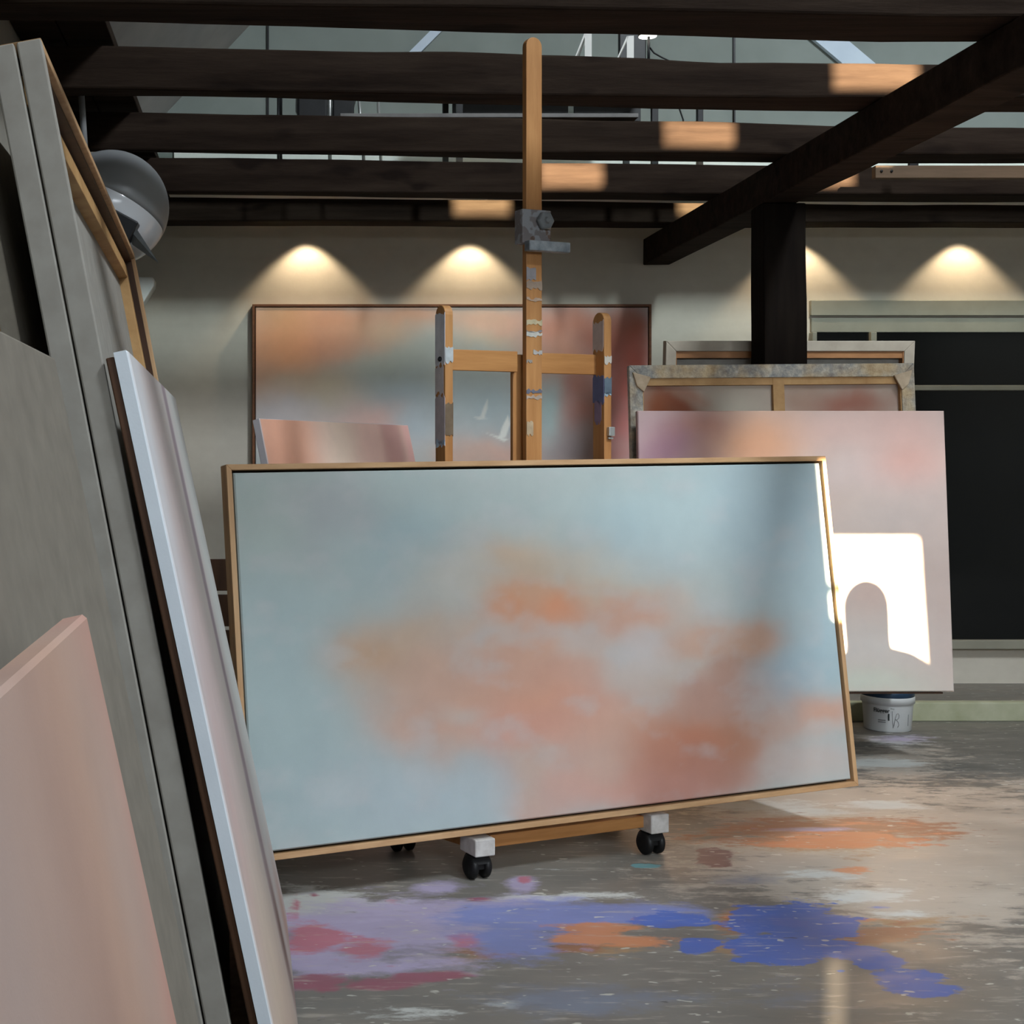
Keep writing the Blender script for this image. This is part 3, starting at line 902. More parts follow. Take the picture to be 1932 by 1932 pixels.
def post(d, topZ, side_cols, name='side_post'):
    p = MB()
    prof = [(-.0315, .135), (.0315, .135)] + [(.0315 * math.cos(math.pi * k / 10), topZ - .0315 + .0315 * math.sin(math.pi * k / 10)) for k in range(11)]
    p.prism(prof, d - .014, d + .014, 'x')
    o = p.build(name, M_PINE, ez, .002)
    for k, (z0, z1, a0, a1, col) in enumerate(side_cols):      # daubs of paint on the left side of the post
        rnd = random.Random(k + int(d * 1000))
        n = 8
        top = [(a0 + (a1 - a0) * i / n, z1 + rnd.uniform(-.012, .004)) for i in range(n + 1)]
        bot = [(a0 + (a1 - a0) * i / n, z0 + rnd.uniform(-.006, .012)) for i in range(n, -1, -1)]
        MB().prism(bot[::-1] + top[::-1], d - .0152, d - .0138, 'x').build('paint_daub', plain('daub', lin(*col), lin(*[c_ * .9 for c_ in col]), 30, .55, .3, .3), o)
    return o


LD, RD = -.3187, .266
zl_ = lambda y: EYE + (PY - y) * 4.298 / F
zr_ = lambda y: EYE + (PY - y) * 4.512 / F
pl_ = post(LD, zl_(576), [(zl_(690), zl_(590), -.031, .031, (214, 216, 224)), (zl_(745), zl_(690), -.022, .031, (204, 198, 202)), (zl_(840), zl_(745), -.031, .031, (190, 180, 186)), (zl_(842), zl_(826), -.031, .025, (190, 212, 238))])
pr_ = post(RD, zr_(590), [(zr_(662), zr_(606), -.028, .031, (200, 182, 174)), (zr_(762), zr_(706), -.031, .031, (104, 112, 150)), (zr_(800), zr_(757), -.016, .022, (140, 122, 148))])
# front faces: bands of paint on the narrow edge
for par, d, zf, items in ((pl_, LD, zl_, ((655, 686, (188, 194, 196)), (760, 822, (116, 98, 78)))), (pr_, RD, zr_, ((672, 688, (190, 182, 170)), (712, 745, (92, 106, 118)), (740, 748, (150, 168, 178))))):
    for k, (ya, yb_, col) in enumerate(items):
        daub(par, zf(yb_), zf(ya), col, d - .0138, d + .0138, -.0322, seed=k + 30)
MB().lathe([(.008, 0), (.008, .006), (.004, .009)], 12, Matrix.Translation((LD - .014, -.004, zl_(678))) @ Matrix.Rotation(-math.pi / 2, 4, 'Y')).build('bolt', M_BLACKMET, pl_)
# small metal clasp on the right post
cl = MB().box((RD - .004, -.046, zr_(823)), (RD + .018, -.032, zr_(806)))
cl.box((RD - .002, -.04, zr_(829)), (RD + .016, -.032, zr_(825)))
cl.build('clasp', M_CHROME, pr_, .002)
# cross rail between the posts
zc0, zc1 = EYE + (PY - 701) * 4.39 / F, EYE + (PY - 662) * 4.39 / F
MB().box((LD + .014, .0125, zc0), (-.046, .031, zc1)).build('cross_rail', M_PINE_H, ez, .002)
MB().box((.030, .0125, zc0 - .002), (RD - .014, .031, zc1 - .002)).build('cross_rail', M_PINE_H, ez, .002)
# canvas holder: clamp plate, knob, bar
ck = MB().box((-.052, -.026, zy(462)), (.054, .022, zy(398)))
ckp = ck.build('clamp_block', M_DAUB, ez, .003)
MB().lathe([(.022, 0), (.031, .004), (.031, .014), (.027, .02), (.012, .022), (.009, .030)], 6, Matrix.Translation((.026, -.026, zy(419))) @ Matrix.Rotation(math.pi / 2, 4, 'X'), False).build('clamp_knob', M_STEEL, ckp, .003)
MB().box((-.046, -.058, zy(478)), (.106, -.0265, zy(459)), Matrix.Rotation(0, 4, 'Y')).build('holder_bar', M_DAUBBAR, ez, .003)
# base: blocks, casters, feet, bars
C = {0: (.622, 4.130), 1: (1.213, 4.385), 2: (.425, 4.42), 3: (1.165, 4.71)}
for k, (cx, cy) in C.items():
    q = loc((cx, cy, 0))
    top = .132 if k == 0 else .140
    if k < 2:
        MB().box((q.x - .034, q.y - .045, .076), (q.x + .034, q.y + .05, top - .004)).build('foot_block', M_BLOCK, ez, .004)
    else:
        MB().box((q.x - .03, q.y - .04, .076), (q.x + .03, q.y + .04, .125)).build('foot_block', M_PINE_H, ez, .004)
    cs = MB().box((q.x - .012, q.y - .022, .03), (q.x + .012, q.y + .03, .078))
    cp_ = cs.build('caster', M_BLACK, ez, .004)
    for s_ in (-1, 1):
        Mw = Matrix.Translation((q.x + s_ * .022, q.y + .004, .037)) @ Matrix.Rotation(math.pi / 2, 4, 'Y')
        MB().lathe([(.012, -.012), (.030, -.012), (.037, -.006), (.037, .006), (.030, .012), (.012, .012)], 28, Mw).build('wheel', M_BLACK, cp_)
    MB().prism([(q.y - .036 * math.sin(a) - .004 + .008, .038 + .041 * math.cos(a)) for a in np.linspace(-1.2, 1.3, 10)] + [(q.y + .02, .05), (q.y + .034, .055)], q.x - .028, q.x + .028, 'x').build('caster_hood', M_BLACK, cp_, .004)


def bar(a, b_, w, z0, z1, name, mat):
    a, b_ = loc((*a, 0)), loc((*b_, 0))
    d = (b_ - a)
    L = d.length
    M = frame_matrix(a, d.normalized(), Vector((-d.y, d.x, 0)).normalized(), (0, 0, 1))
    return MB().box((0, -w / 2, z0), (L, w / 2, z1), M).build(name, mat, ez, .003)


bar((.640, 4.145), (.435, 4.43), .05, .082, .128, 'foot', M_PINE_H)
bar((1.213, 4.42), (1.165, 4.70), .05, .082, .132, 'foot', M_PINE_H)
bar((.655, 4.155), (1.185, 4.385), .03, .088, .125, 'front_bar', M_PINE_H)
qa = EM @ Vector((-.36, .0, 0))
qb = EM @ Vector((.37, .0, 0))
bar(qa[:2], qb[:2], .05, .134, .19, 'base_bar', M_PINE_H)

# --- painting on the back wall
WQ = [(476, 574), (1229, 577), (1229, 1100), (476, 1100)]
WYp = WY - .05


def paint_wall(x, y):
    f = Field(x, y, (168, 172, 170), 26, 90, 21)
    B = f.blob
    B(540, 600, 120, 60, (214, 170, 140)); B(540, 650, 120, 60, (206, 148, 112)); B(500, 700, 60, 60, (190, 150, 128)); B(600, 670, 90, 50, (206, 146, 110)); B(655, 635, 70, 40, (198, 130, 102)); B(650, 660, 40, 30, (204, 136, 104), .7)
    B(620, 600, 60, 30, (206, 152, 124)); B(760, 590, 120, 30, (190, 150, 130)); B(720, 620, 70, 30, (182, 152, 128), .8)
    B(730, 690, 130, 60, (158, 162, 154)); B(740, 740, 110, 50, (152, 164, 168)); B(560, 730, 90, 40, (190, 170, 150)); B(540, 790, 110, 50, (186, 180, 180)); B(640, 800, 80, 34, (180, 172, 168)); B(630, 740, 50, 40, (180, 170, 150), .7)
    B(700, 790, 50, 34, (190, 162, 154)); B(690, 830, 80, 34, (196, 164, 156)); B(780, 800, 50, 50, (170, 178, 182)); B(930, 630, 60, 50, (206, 184, 158)); B(940, 600, 70, 30, (210, 168, 148))
    B(910, 690, 80, 60, (176, 178, 172)); B(920, 760, 90, 70, (166, 178, 180)); B(880, 820, 60, 50, (172, 178, 178)); B(960, 850, 90, 34, (196, 166, 154)); B(880, 870, 60, 30, (192, 164, 150), .8)
    B(1050, 620, 60, 60, (190, 138, 122)); B(1100, 610, 60, 40, (176, 128, 112)); B(1060, 670, 60, 40, (196, 150, 132)); B(1090, 720, 50, 40, (160, 112, 100)); B(1150, 640, 60, 60, (150, 100, 86)); B(1200, 620, 40, 60, (150, 96, 80))
    B(1190, 720, 50, 60, (190, 122, 114)); B(1210, 670, 30, 40, (184, 112, 100)); B(1175, 790, 40, 60, (200, 132, 128)); B(1160, 850, 60, 34, (196, 142, 136)); B(1090, 780, 60, 60, (164, 138, 132)); B(1080, 840, 70, 40, (158, 146, 146))
    B(1035, 760, 26, 60, (164, 180, 178)); B(1110, 760, 40, 30, (176, 130, 120), .8)
    g = f.c.mean(-1, keepdims=True)
    f.c = np.clip((g + (f.c - g) * 1.12) * 1.42, 0, .86)
    # two pale gulls
    for pts in ([(916, 815), (944, 824), (963, 829), (954, 834), (942, 828)], [(944, 826), (950, 806), (962, 782), (966, 800), (957, 826)]):
        f.poly(pts, (246, 246, 238), .95, 3)
    for pts in ([(896, 786), (915, 786), (922, 789), (905, 792)], [(908, 786), (916, 764), (923, 750), (922, 770), (916, 788)]):
        f.poly(pts, (236, 238, 232), .85, 3)
    return f.c


tl, br = P(476, 574, WYp), P(1229, 1100, WYp)
wp = empty('framed_painting', Matrix.Translation(((tl.x + br.x) / 2, WYp, br.z)), 'wide framed painting of peach and grey clouds hanging on the back wall', 'painting')
WW, WH = br.x - tl.x, tl.z - br.z
canvas_slab('canvas', WW - .036, WH - .036, .035, 250, 170, blobs_from_quad(WQ, paint_wall), M_ART, wp).location = (0, 0, .018)
floater_frame(wp, WW, WH, .05, .014, .004, M_BROWNLATH, M_BROWNLATH)

# --- peach canvas standing in front of it
a_, b_ = P(490, 789, 5.35), P(770, 804, 6.35)
du = Vector((b_.x - a_.x, b_.y - a_.y, 0)).normalized()
hor = Vector((du.y, -du.x, 0))
ln = math.atan(.235)
up = (Vector((0, 0, 1)) * math.cos(ln) - hor * math.sin(ln)).normalized()
nb = up.cross(-du).normalized()
if nb.dot(hor) > 0:
    nb = -nb
Ws = Vector((b_.x - a_.x, b_.y - a_.y, 0)).length
Hs = (a_.z - .006) / math.cos(ln)
org = (a_ + Vector((b_.x, b_.y, a_.z))) / 2 - up * Hs


def paint_peach(U, V):
    x = U * 300 + 25 * (1 - V)
    y = (1 - V) * 1000
    f = Field(x, y, (196, 164, 150), 6, 60, 33)
    f.blob(40, 60, 62, 700, (188, 140, 118), 1, 0, 4); f.blob(150, 60, 46, 500, (202, 182, 164), .9, 0, 2); f.blob(210, 60, 40, 500, (200, 164, 152), .8)
    f.blob(258, 60, 24, 600, (176, 136, 128), 1, 0, 5); f.blob(300, 60, 16, 600, (204, 160, 152), 1, 0, 4)
    return np.clip(f.c * 1.4, 0, .85)


sp = empty('stretched_canvas', frame_matrix(org, du, nb, up), 'peach banded canvas leaning in front of the wall painting', 'canvas')
canvas_slab('canvas', Ws, Hs, .034, 90, 40, paint_peach, M_ART, sp, edge_col=(200, 196, 200))
MB().box((-Ws / 2 + .004, .034, .004), (Ws / 2 - .004, .038, Hs - .004)).build('canvas_back', M_LINEN, sp)


# --- canvases on the right
def back_canvas(parent, W, H, bar, T, m_bar, m_back, m_inner, cross=None, m_cross=None, inset=.0):
    """A canvas seen from behind, back towards -y: four mitred bars wrapped in folded canvas, the linen, a cross bar."""
    x = W / 2
    for nm, q in (('stretcher_bar', [(-x, H), (x, H), (x - bar, H - bar), (-x + bar, H - bar)]), ('stretcher_bar', [(-x, 0), (-x + bar, bar), (x - bar, bar), (x, 0)]),
                  ('stretcher_bar', [(-x, 0), (-x, H), (-x + bar, H - bar), (-x + bar, bar)]), ('stretcher_bar', [(x, 0), (x - bar, bar), (x - bar, H - bar), (x, H)])):
        o = MB().prism(q, 0, T, 'y').build(nm, m_bar, parent, .003, 2)
    if m_inner:
        t_ = .004
        e = bar
        q = MB()
        q.box((-x + e, .010, H - e - .030), (x - e, T - .002, H - e)).box((-x + e, .010, e), (x - e, T - .002, e + .030)).box((-x + e, .006, e), (-x + e + t_, T - .002, H - e)).box((x - e - t_, .006, e), (x - e, T - .002, H - e))
        q.build('bare_inner_edge', m_inner, parent)
    m_back(parent, W - 2 * bar + .01, H - 2 * bar + .01, T)
    if cross is not None:
        MB().box((cross - .024, .008, bar - .01), (cross + .024, T - .006, H - bar + .01)).build('cross_bar', m_cross, parent, .002)


def paint_r1(x, y):
    f = Field(x, y, (200, 182, 174), 22, 120, 41)
    B = f.blob
    B(1250, 840, 70, 90, (176, 142, 152)); B(1210, 800, 26, 60, (200, 170, 172), .7); B(1290, 800, 50, 40, (190, 146, 136), .8); B(1340, 860, 40, 60, (196, 160, 156), .6)
    B(1430, 830, 90, 70, (220, 178, 150)); B(1560, 800, 90, 40, (220, 186, 176), .8); B(1700, 800, 90, 60, (220, 182, 172), .8); B(1640, 900, 120, 60, (208, 190, 184)); B(1720, 880, 60, 40, (216, 182, 174), .7)
    B(1560, 960, 120, 50, (208, 186, 174), .9); B(1680, 980, 90, 40, (198, 184, 178), .9); B(1620, 1080, 140, 90, (212, 196, 186)); B(1640, 1120, 34, 40, (212, 178, 166), .5)
    B(1430, 840, 80, 60, (222, 166, 132), .9); B(1270, 850, 50, 50, (168, 128, 142), .8); B(1330, 800, 40, 30, (184, 132, 118), .6); B(1720, 860, 70, 50, (220, 168, 154), .7)
    B(1660, 1220, 140, 60, (206, 200, 194)); B(1640, 1285, 160, 30, (196, 200, 188)); B(1850, 1100, 140, 200, (206, 186, 178), .9)
    return f.c


yt1, yb1 = 5.685, 5.60
zt1, zb1 = EYE + 95 * yt1 / F, EYE - 435 * yb1 / F
x1a, x1b = 693 * yt1 / F, 2.78
Hr = math.hypot(zt1 - zb1, yt1 - yb1)
upv = Vector((0, (yt1 - yb1) / Hr, (zt1 - zb1) / Hr))
r1 = empty('stretched_canvas', frame_matrix(((x1a + x1b) / 2, yb1, zb1), (1, 0, 0), (0, upv.z, -upv.y), upv), 'big pale pink canvas at the right with a bright sun patch and a head shadow', 'canvas')
canvas_slab('canvas', x1b - x1a, Hr, .032, 160, 110, blobs_from_quad([(1203, 775), (510 + x1b * F / yt1, 775), (510 + x1b * F / yb1, 1305), (510 + x1a * F / yb1, 1305)], paint_r1), M_ART, r1)
MB().box((-(x1b - x1a) / 2 + .004, .032, .004), ((x1b - x1a) / 2 - .004, .035, Hr - .004)).build('canvas_back', M_LINEN, r1)

M_SILVER, nt, b = new_mat('silver paint crust', .55, .4)
v = coords(nt)
f_ = noise(nt, v, 30, 6, .7)
f2 = noise(nt, coords(nt, (1, 1, 1)), 5, 3)
c = ramp(nt, f_, [(.3, lin(112, 116, 120)), (.48, lin(160, 158, 152)), (.6, lin(196, 190, 176)), (.72, lin(220, 222, 222))])
c = mix(nt, ramp(nt, f2, [(.45, (0, 0, 0, 1)), (.6, (1, 1, 1, 1))]), c, ramp(nt, f_, [(.3, lin(170, 140, 104)), (.6, lin(206, 186, 150))]))
nt.links.new(c, b.inputs['Base Color'])
bump(nt, b, f_, .9, .012)


def back_rust(parent, W, H, T):
    def fn(U, V):
        x, y = 1187 + U * 538, 688 + (1 - V) * 540
        f = Field(x, y, (176, 162, 148), 14, 50, 61)
        f.blob(1250, 770, 60, 60, (150, 94, 66)); f.blob(1225, 740, 34, 40, (150, 92, 64)); f.blob(1290, 770, 44, 20, (128, 82, 66), 1, .6); f.blob(1300, 725, 50, 14, (160, 110, 90), .8, .5)
        f.blob(1380, 740, 60, 34, (186, 176, 160)); f.blob(1520, 730, 40, 40, (174, 146, 128), .8); f.blob(1620, 735, 80, 26, (164, 112, 96)); f.blob(1580, 765, 60, 14, (176, 130, 118), .8); f.blob(1500, 765, 40, 12, (206, 176, 164), .8)
        f.blob(1690, 760, 34, 40, (176, 152, 138))
        f.blob(1270, 745, 70, 14, (140, 78, 54), .8, .75); f.blob(1230, 760, 30, 30, (142, 80, 54), .8); f.blob(1640, 735, 60, 20, (156, 108, 92), .8)
        return f.c
    o = canvas_slab('canvas_back', W, H, .004, 120, 100, fn, M_ART, parent)
    o.location = (0, T - .008, (H1b - H) / 2)


def back_plain(parent, W, H, T):
    MB().box((-W / 2, T - .006, (H1b - H) / 2), (W / 2, T - .002, (H1b + H) / 2)).build('canvas_back', M_LINEN_COOL, parent)


yt2, yb2 = 5.80, 5.705
x2a, x2b = 677 * yt2 / F, 1215 * yt2 / F
zt2, zb2 = EYE + 183 * yt2 / F, .320
H1b = math.hypot(zt2 - zb2, yt2 - yb2)
upv = Vector((0, (yt2 - yb2) / H1b, (zt2 - zb2) / H1b))
r2 = empty('canvas_back_view', frame_matrix(((x2a + x2b) / 2 + .01, yb2, zb2), (1, 0, 0), (0, upv.z, -upv.y), upv) @ Matrix.Rotation(-.008, 4, 'Y'), 'canvas seen from behind with silver crusted edges, leaning on the post', 'canvas')
r2.name = 'reversed_canvas'
back_canvas(r2, x2b - x2a, H1b, .056, .036, M_SILVER, back_rust, M_BARE, .03, M_BARE)
# folded canvas corners
xw = (x2b - x2a) / 2
M_FOLD = plain('folded linen', lin(206, 186, 160), lin(170, 148, 122), 22, .8, .2, .4)
for s_ in (-1, 1):
    MB().prism([(s_ * (xw - .012), H1b - .03), (s_ * (xw - .09), H1b - .052), (s_ * (xw - .058), H1b - .115), (s_ * (xw - .03), H1b - .09)], -.010, .001, 'y').build('folded_corner', M_FOLD, r2, .003)

yt3, yb3 = 6.075, 6.20
x3a, x3b = 747 * yt3 / F, 1217 * yt3 / F
zt3, zb3 = EYE + 227 * yt3 / F, .262
H1b = math.hypot(zt3 - zb3, yt3 - yb3)
upv = Vector((0, (yt3 - yb3) / H1b, (zt3 - zb3) / H1b))
r3 = empty('reversed_canvas', frame_matrix(((x3a + x3b) / 2, yb3, zb3), (1, 0, 0), (0, upv.z, -upv.y), upv), 'canvas seen from behind with plain beige edges, standing behind the post', 'canvas')
back_canvas(r3, x3b - x3a, H1b, .046, .05, plain('beige folded canvas', lin(176, 166, 150), lin(160, 150, 135), 14, .8), back_plain, wood('inner pine', lin(178, 128, 84), lin(140, 96, 60), (2, 4, 8), 3))

# low benches under them
for k, (bx0, bx1, by0, by1, zt_, legs, lab) in enumerate(((1.48, 2.74, 5.612, 5.80, zb1 - .004, (1.56, 2.22), 'low plank bench under the big pink canvas'),
                                                       (1.72, 2.86, 6.10, 6.29, .255, (1.80, 2.30), 'low plank bench behind the post'))):
    be = empty('plank_bench', Matrix.Translation((bx0, by0, 0)), lab, 'bench')
    MB().box((0, 0, zt_ - .007), (bx1 - bx0, by1 - by0, zt_)).build('plank', M_DARKWOOD, be, .002)
    for lx in legs:
        MB().box((lx - bx0 - .02, .02, 0), (lx - bx0 + .02, by1 - by0 - .02, zt_ - .007)).build('leg', M_DARKWOOD, be, .003)

# --- bucket of paint
bc = Vector(((1674.5 - PX) * 6.44 / F, 6.44, 0))
RB = 47.5 * 6.44 / F
BH = .196
bk = empty('paint_bucket', Matrix.Translation(bc), 'white paint bucket with a blue lid on the floor under the canvases', 'bucket')
MB().lathe([(RB * .84, 0), (RB * .87, .004), (RB * .93, BH * .60), (RB * .95, BH * .65), (RB, BH * .66), (RB, BH * .79), (RB * .985, BH * .81), (RB * .9, BH * .81)], 56).build('pail', M_PLASTIC, bk)
MB().lathe([(RB * .93, BH * .80), (RB * .985, BH * .815), (RB * .985, BH * .95), (RB * .95, BH * .98), (RB * .9, BH * .95), (.01, BH * .95)], 56).build('lid', M_LID, bk)
MB().box((RB * .96, -.012, BH * .58), (RB * 1.03, .012, BH * .82)).build('handle_lug', M_PLASTIC, bk, .003)


def wrap_text(txt, size, xc, zc, mat, name, bold=.0):
    cu = bpy.data.curves.new('t', 'FONT')
    cu.body, cu.size, cu.offset = txt, size, bold
    cu.align_x = 'CENTER'
    cu.align_y = 'CENTER'
    ob = bpy.data.objects.new('t', cu)
    COL.objects.link(ob)
    dg = bpy.context.evaluated_depsgraph_get()
    me_ = bpy.data.meshes.new_from_object(ob.evaluated_get(dg))
    bpy.data.objects.remove(ob)
    bm = bmesh.new()
    bm.from_mesh(me_)
    bmesh.ops.triangulate(bm, faces=bm.faces)
    for v_ in bm.verts:
        a = (xc + v_.co.x) / RB - math.pi / 2
        z = zc + v_.co.y
        r_ = RB * (.87 + .06 * z / (.6 * BH)) + .0030
        v_.co = (r_ * math.cos(a), r_ * math.sin(a), z)
    bm.to_mesh(me_)
    bm.free()
    me_.materials.clear()
    me_.materials.append(mat)
    return link(name, me_, bk)


wrap_text('Flügger', .026, -.078, .1, M_INK, 'lettering', .0005)
wrap_text('1', .044, -.044, .070, M_INK, 'numeral', .0012)


def on_pail(x, z):
    a = x / RB - math.pi / 2
    r_ = RB * (.87 + .06 * z / (.6 * BH)) + .0014
    return (r_ * math.cos(a), r_ * math.sin(a), z)


for zc_ in (.056, .047):
    MB().tube([on_pail(-.094 + .004 * k, zc_) for k in range(10)], .0024, 5).build('print_line', M_INKGREY, bk)
for pts in ([(-.036, .112), (-.018, .111)], [(-.028, .10), (-.026, .05), (-.022, .022)], [(.062, .082), (.062, .03)], [(-.020, .03), (-.014, .062), (-.008, .086), (.0, .09), (.006, .082), (.004, .068), (-.006, .06), (-.014, .062)],
            [(-.006, .058), (.002, .05), (.006, .036), (.0, .026)]):
    MB().tube([on_pail(*p) for p in pts], .0011, 5).build('line_drawing', M_INKGREY, bk)

# long pale timber on the floor by the wall
tb = MB().box((1.9, 6.62, .0), (4.4, 6.68, .09)).build('timber_batten', plain('pale painted timber', lin(186, 186, 160), lin(158, 160, 130), 7, .7), None, .004)
tag(tb, 'long pale timber lying on the floor behind the bucket', 'timber')
# dark low crate by the back wall, left
cr = empty('storage_crate', Matrix.Translation((-.75, 7.17, 0)), 'dark low storage crate standing against the back wall at the left', 'crate')
for k in range(4):
    MB().box((0, 0, .02 + k * .185), (.9, .02, .02 + k * .185 + .165)).build('slat', M_DARKWOOD, cr, .003)
MB().box((0, .02, 0), (.03, .5, .76)).build('side', M_DARKWOOD, cr)
MB().box((.87, .02, 0), (.9, .5, .76)).build('side', M_DARKWOOD, cr)
MB().box((.03, .02, .0), (.87, .5, .02)).build('bottom', M_DARKWOOD, cr)


# --- leaning stack at the left
def lean(name, x_floor, y_near, L, H, k, yaw, label, cat='canvas', T=.03):
    """A canvas leaning left, its face towards +x. Local frame: x along its length (away from the camera), y into its back, z up its slope."""
    a = math.atan(k)
    d = Vector((math.sin(yaw), math.cos(yaw), 0))
    m = Vector((d.y, -d.x, 0))
    u_ = -m * math.sin(a) + Vector((0, 0, 1)) * math.cos(a)
    nrm = m * math.cos(a) + Vector((0, 0, 1)) * math.sin(a)
    org = Vector((x_floor, y_near, T * math.sin(a) + .001)) + d * (L / 2)
    return empty(name, frame_matrix(org, d, -nrm, u_), label, cat)


# A: white-edged canvas, nearest the room
LA, HA = 1.605, 1.447


def paint_a(U, V):
    x, y = U * 173, (1 - V) * 145
    f = Field(x, y, (182, 176, 174), 3, 30, 71)
    f.blob(45, 60, 34, 70, (188, 170, 168), .9); f.blob(6, 20, 18, 40, (206, 208, 212), .9); f.blob(14, 90, 18, 50, (196, 168, 166), .8); f.blob(90, 70, 30, 70, (184, 176, 170), .8); f.blob(30, 120, 50, 30, (192, 176, 158), .9)
    f.blob(150, 60, 30, 120, (182, 184, 180), .9); f.blob(104, 70, 9, 300, (140, 126, 132), 1, 0, 4); f.blob(60, 140, 50, 30, (186, 164, 150), .8); f.blob(150, 138, 20, 16, (170, 138, 122), .8)  # the narrow violet blob paints in the crease shadow of the stretcher bar
    f.blob(108, 130, 9, 14, (112, 88, 76), .9); f.blob(20, 145, 30, 20, (180, 156, 142), .8)
    return f.c


A = lean('stretched_canvas', .081, 2.171, LA, HA, .2150, -.023, 'white-edged canvas with a faint pink face, foremost of the stack leaning at the left', T=.046)
canvas_slab('canvas', LA, HA, .024, 120, 60, paint_a, M_ART, A, edge_col=(206, 214, 222))
MB().box((-LA / 2 + .003, .0245, .004), (LA / 2 - .003, .038, HA - .006)).build('stretcher', M_DARKWOOD, A, .002)
MB().box((-LA / 2 + .05, .036, .05), (LA / 2 - .05, .0395, HA - .05)).build('canvas_back', M_LINEN, A)

# E: tall framed canvas turned to the wall
LE, HE = 2.25, 1.936
E_ = lean('reversed_canvas', .003, 2.185, LE, HE, .192, -.0335, 'tall framed canvas turned to the wall, its bare wooden back showing at the left', T=.085)
x = LE / 2
fr = MB()
for q in ([(-x, HE), (x, HE), (x - .02, HE - .02), (-x + .02, HE - .02)], [(-x, 0), (-x + .02, .02), (x - .02, .02), (x, 0)], [(x, 0), (x - .02, .02), (x - .02, HE - .02), (x, HE)]):
    MB().prism(q, 0, .07, 'y').build('frame_lath', M_OAKV, E_, .002)
MB().prism([(-x, 0), (-x, HE), (-x + .02, HE - .02), (-x + .02, .02)], 0, .040, 'y').build('linen_edge', M_LINEN_COOL, E_, .003)
MB().prism([(-x, 0), (-x, HE), (-x + .02, HE - .02), (-x + .02, .02)], .043, .082, 'y').build('linen_edge', M_LINEN_COOL, E_, .003)
q_ = MB()
q_.box((-x + .02, .012, HE - .03), (x - .02, .07, HE - .02)).box((x - .034, .012, .02), (x - .02, .07, HE - .02))
q_.build('inner_lath', M_DARKWOOD, E_)
MB().box((-x + .04, .030, HE - .09), (x - .05, .062, HE - .042)).build('stretcher_bar', M_BARE, E_, .002)
MB().box((x - .12, .030, .04), (x - .05, .062, HE - .042)).build('stretcher_bar', M_BARE, E_, .002)
MB().box((-x + .03, .034, .04), (-x + .33, .062, HE - .095)).build('stretcher_bar', M_LINEN_COOL, E_, .004)
MB().box((-x + .03, .058, .03), (x - .05, .064, HE - .05)).build('canvas_back', M_LINEN_COOL, E_)

# B: grey canvas nearer the camera
B_ = lean('stretched_canvas', .006, .95, 1.0, 1.42, .2165, -.01, 'plain grey canvas leaning at the left, between the peach canvas and the tall framed one', T=.035)
MB().box((-.5, 0, 0), (.5, .024, 1.42)).build('canvas', M_GREYLINEN, B_, .004)
MB().box((-.496, .024, .004), (.496, .035, 1.416)).build('stretcher', M_DARKWOOD, B_)


# D: peach canvas at the very front
def paint_d(U, V):
    x, y = U * 66, (1 - V) * 113
    f = Field(x, y, (178, 148, 134), 5, 26, 81)
    f.blob(66, 40, 10, 60, (184, 136, 124), .9); f.blob(46, 60, 10, 90, (182, 146, 126), .9); f.blob(60, 86, 9, 50, (186, 138, 122), .8); f.blob(30, 90, 9, 70, (140, 112, 104), .8)
    f.blob(10, 60, 14, 90, (166, 152, 148), .8); f.blob(54, 20, 12, 24, (176, 154, 144), .8); f.blob(38, 105, 10, 30, (178, 146, 130), .7); f.blob(20, 60, 7, 60, (176, 150, 138), .6)
    return f.c


D_ = lean('stretched_canvas', .082, .62, .64, 1.13, .2205, -.01, 'peach brushed canvas leaning at the lower left corner, nearest the camera', T=.03)
canvas_slab('canvas', .64, 1.13, .022, 70, 110, paint_d, M_ART, D_)
MB().box((-.316, .022, .004), (.316, .03, 1.126)).build('stretcher', M_BARE, D_)
# plain canvases that fill the space to the wall
for k, (xf, kk, hh) in enumerate(((-.135, .195, 1.86), (-.24, .205, 1.82), (-.35, .215, 1.78))):
    o = lean('stretched_canvas', xf, 2.3 + .1 * k, 1.9, hh, kk, -.015, 'plain canvas deep in the left stack against the wall', T=.045)
    o['group'] = 'plain canvases deep in the left stack'
    MB().box((-.95, 0, 0), (.95, .03, hh)).build('canvas', M_LINEN, o, .003)
    MB().box((-.945, .03, .005), (.945, .044, hh - .005)).build('stretcher', M_BARE, o)

# --- white lamp at the upper left
LY = 5.15
lc = P(212, 392, LY)
lm = empty('studio_lamp', Matrix.Translation(lc), 'big white enamel dome lamp hanging at the upper left', 'lamp')
tilt = Matrix.Rotation(math.radians(24), 4, 'Y') @ Matrix.Rotation(math.radians(-12), 4, 'X')
RL = 107 * LY / F
dome = [(.012, RL * .98)] + [(RL * math.sin(t), RL * math.cos(t)) for t in np.linspace(.15, 1.62, 16)] + [(RL * .965, -RL * .05)] + [(RL * .96 * math.sin(t), RL * .96 * math.cos(t)) for t in np.linspace(1.55, .15, 12)] + [(.01, RL * .94)]
MB().lathe(dome, 56, tilt, True, False).build('lamp_shade', M_LAMPSHADE, lm)
rim = [(RL * .955, RL * .06)] + [(RL * 1.0 * math.sin(t), RL * math.cos(t)) for t in np.linspace(1.62, 2.45, 12)] + [(RL * .60, -RL * .76)] + [(RL * .96 * math.sin(t), RL * .96 * math.cos(t)) for t in np.linspace(2.42, 1.62, 10)]
MB().lathe(rim, 56, tilt, True, False).build('reflector_ring', M_LAMPRIM, lm)
MB().box((-.045, -.10, -.06), (.085, -.03, .03), Matrix.Translation((.03, -RL * .55, -RL * .36)) @ Matrix.Rotation(.5, 4, 'Y')).build('lamp_housing', M_BLACKMET, lm, .006)
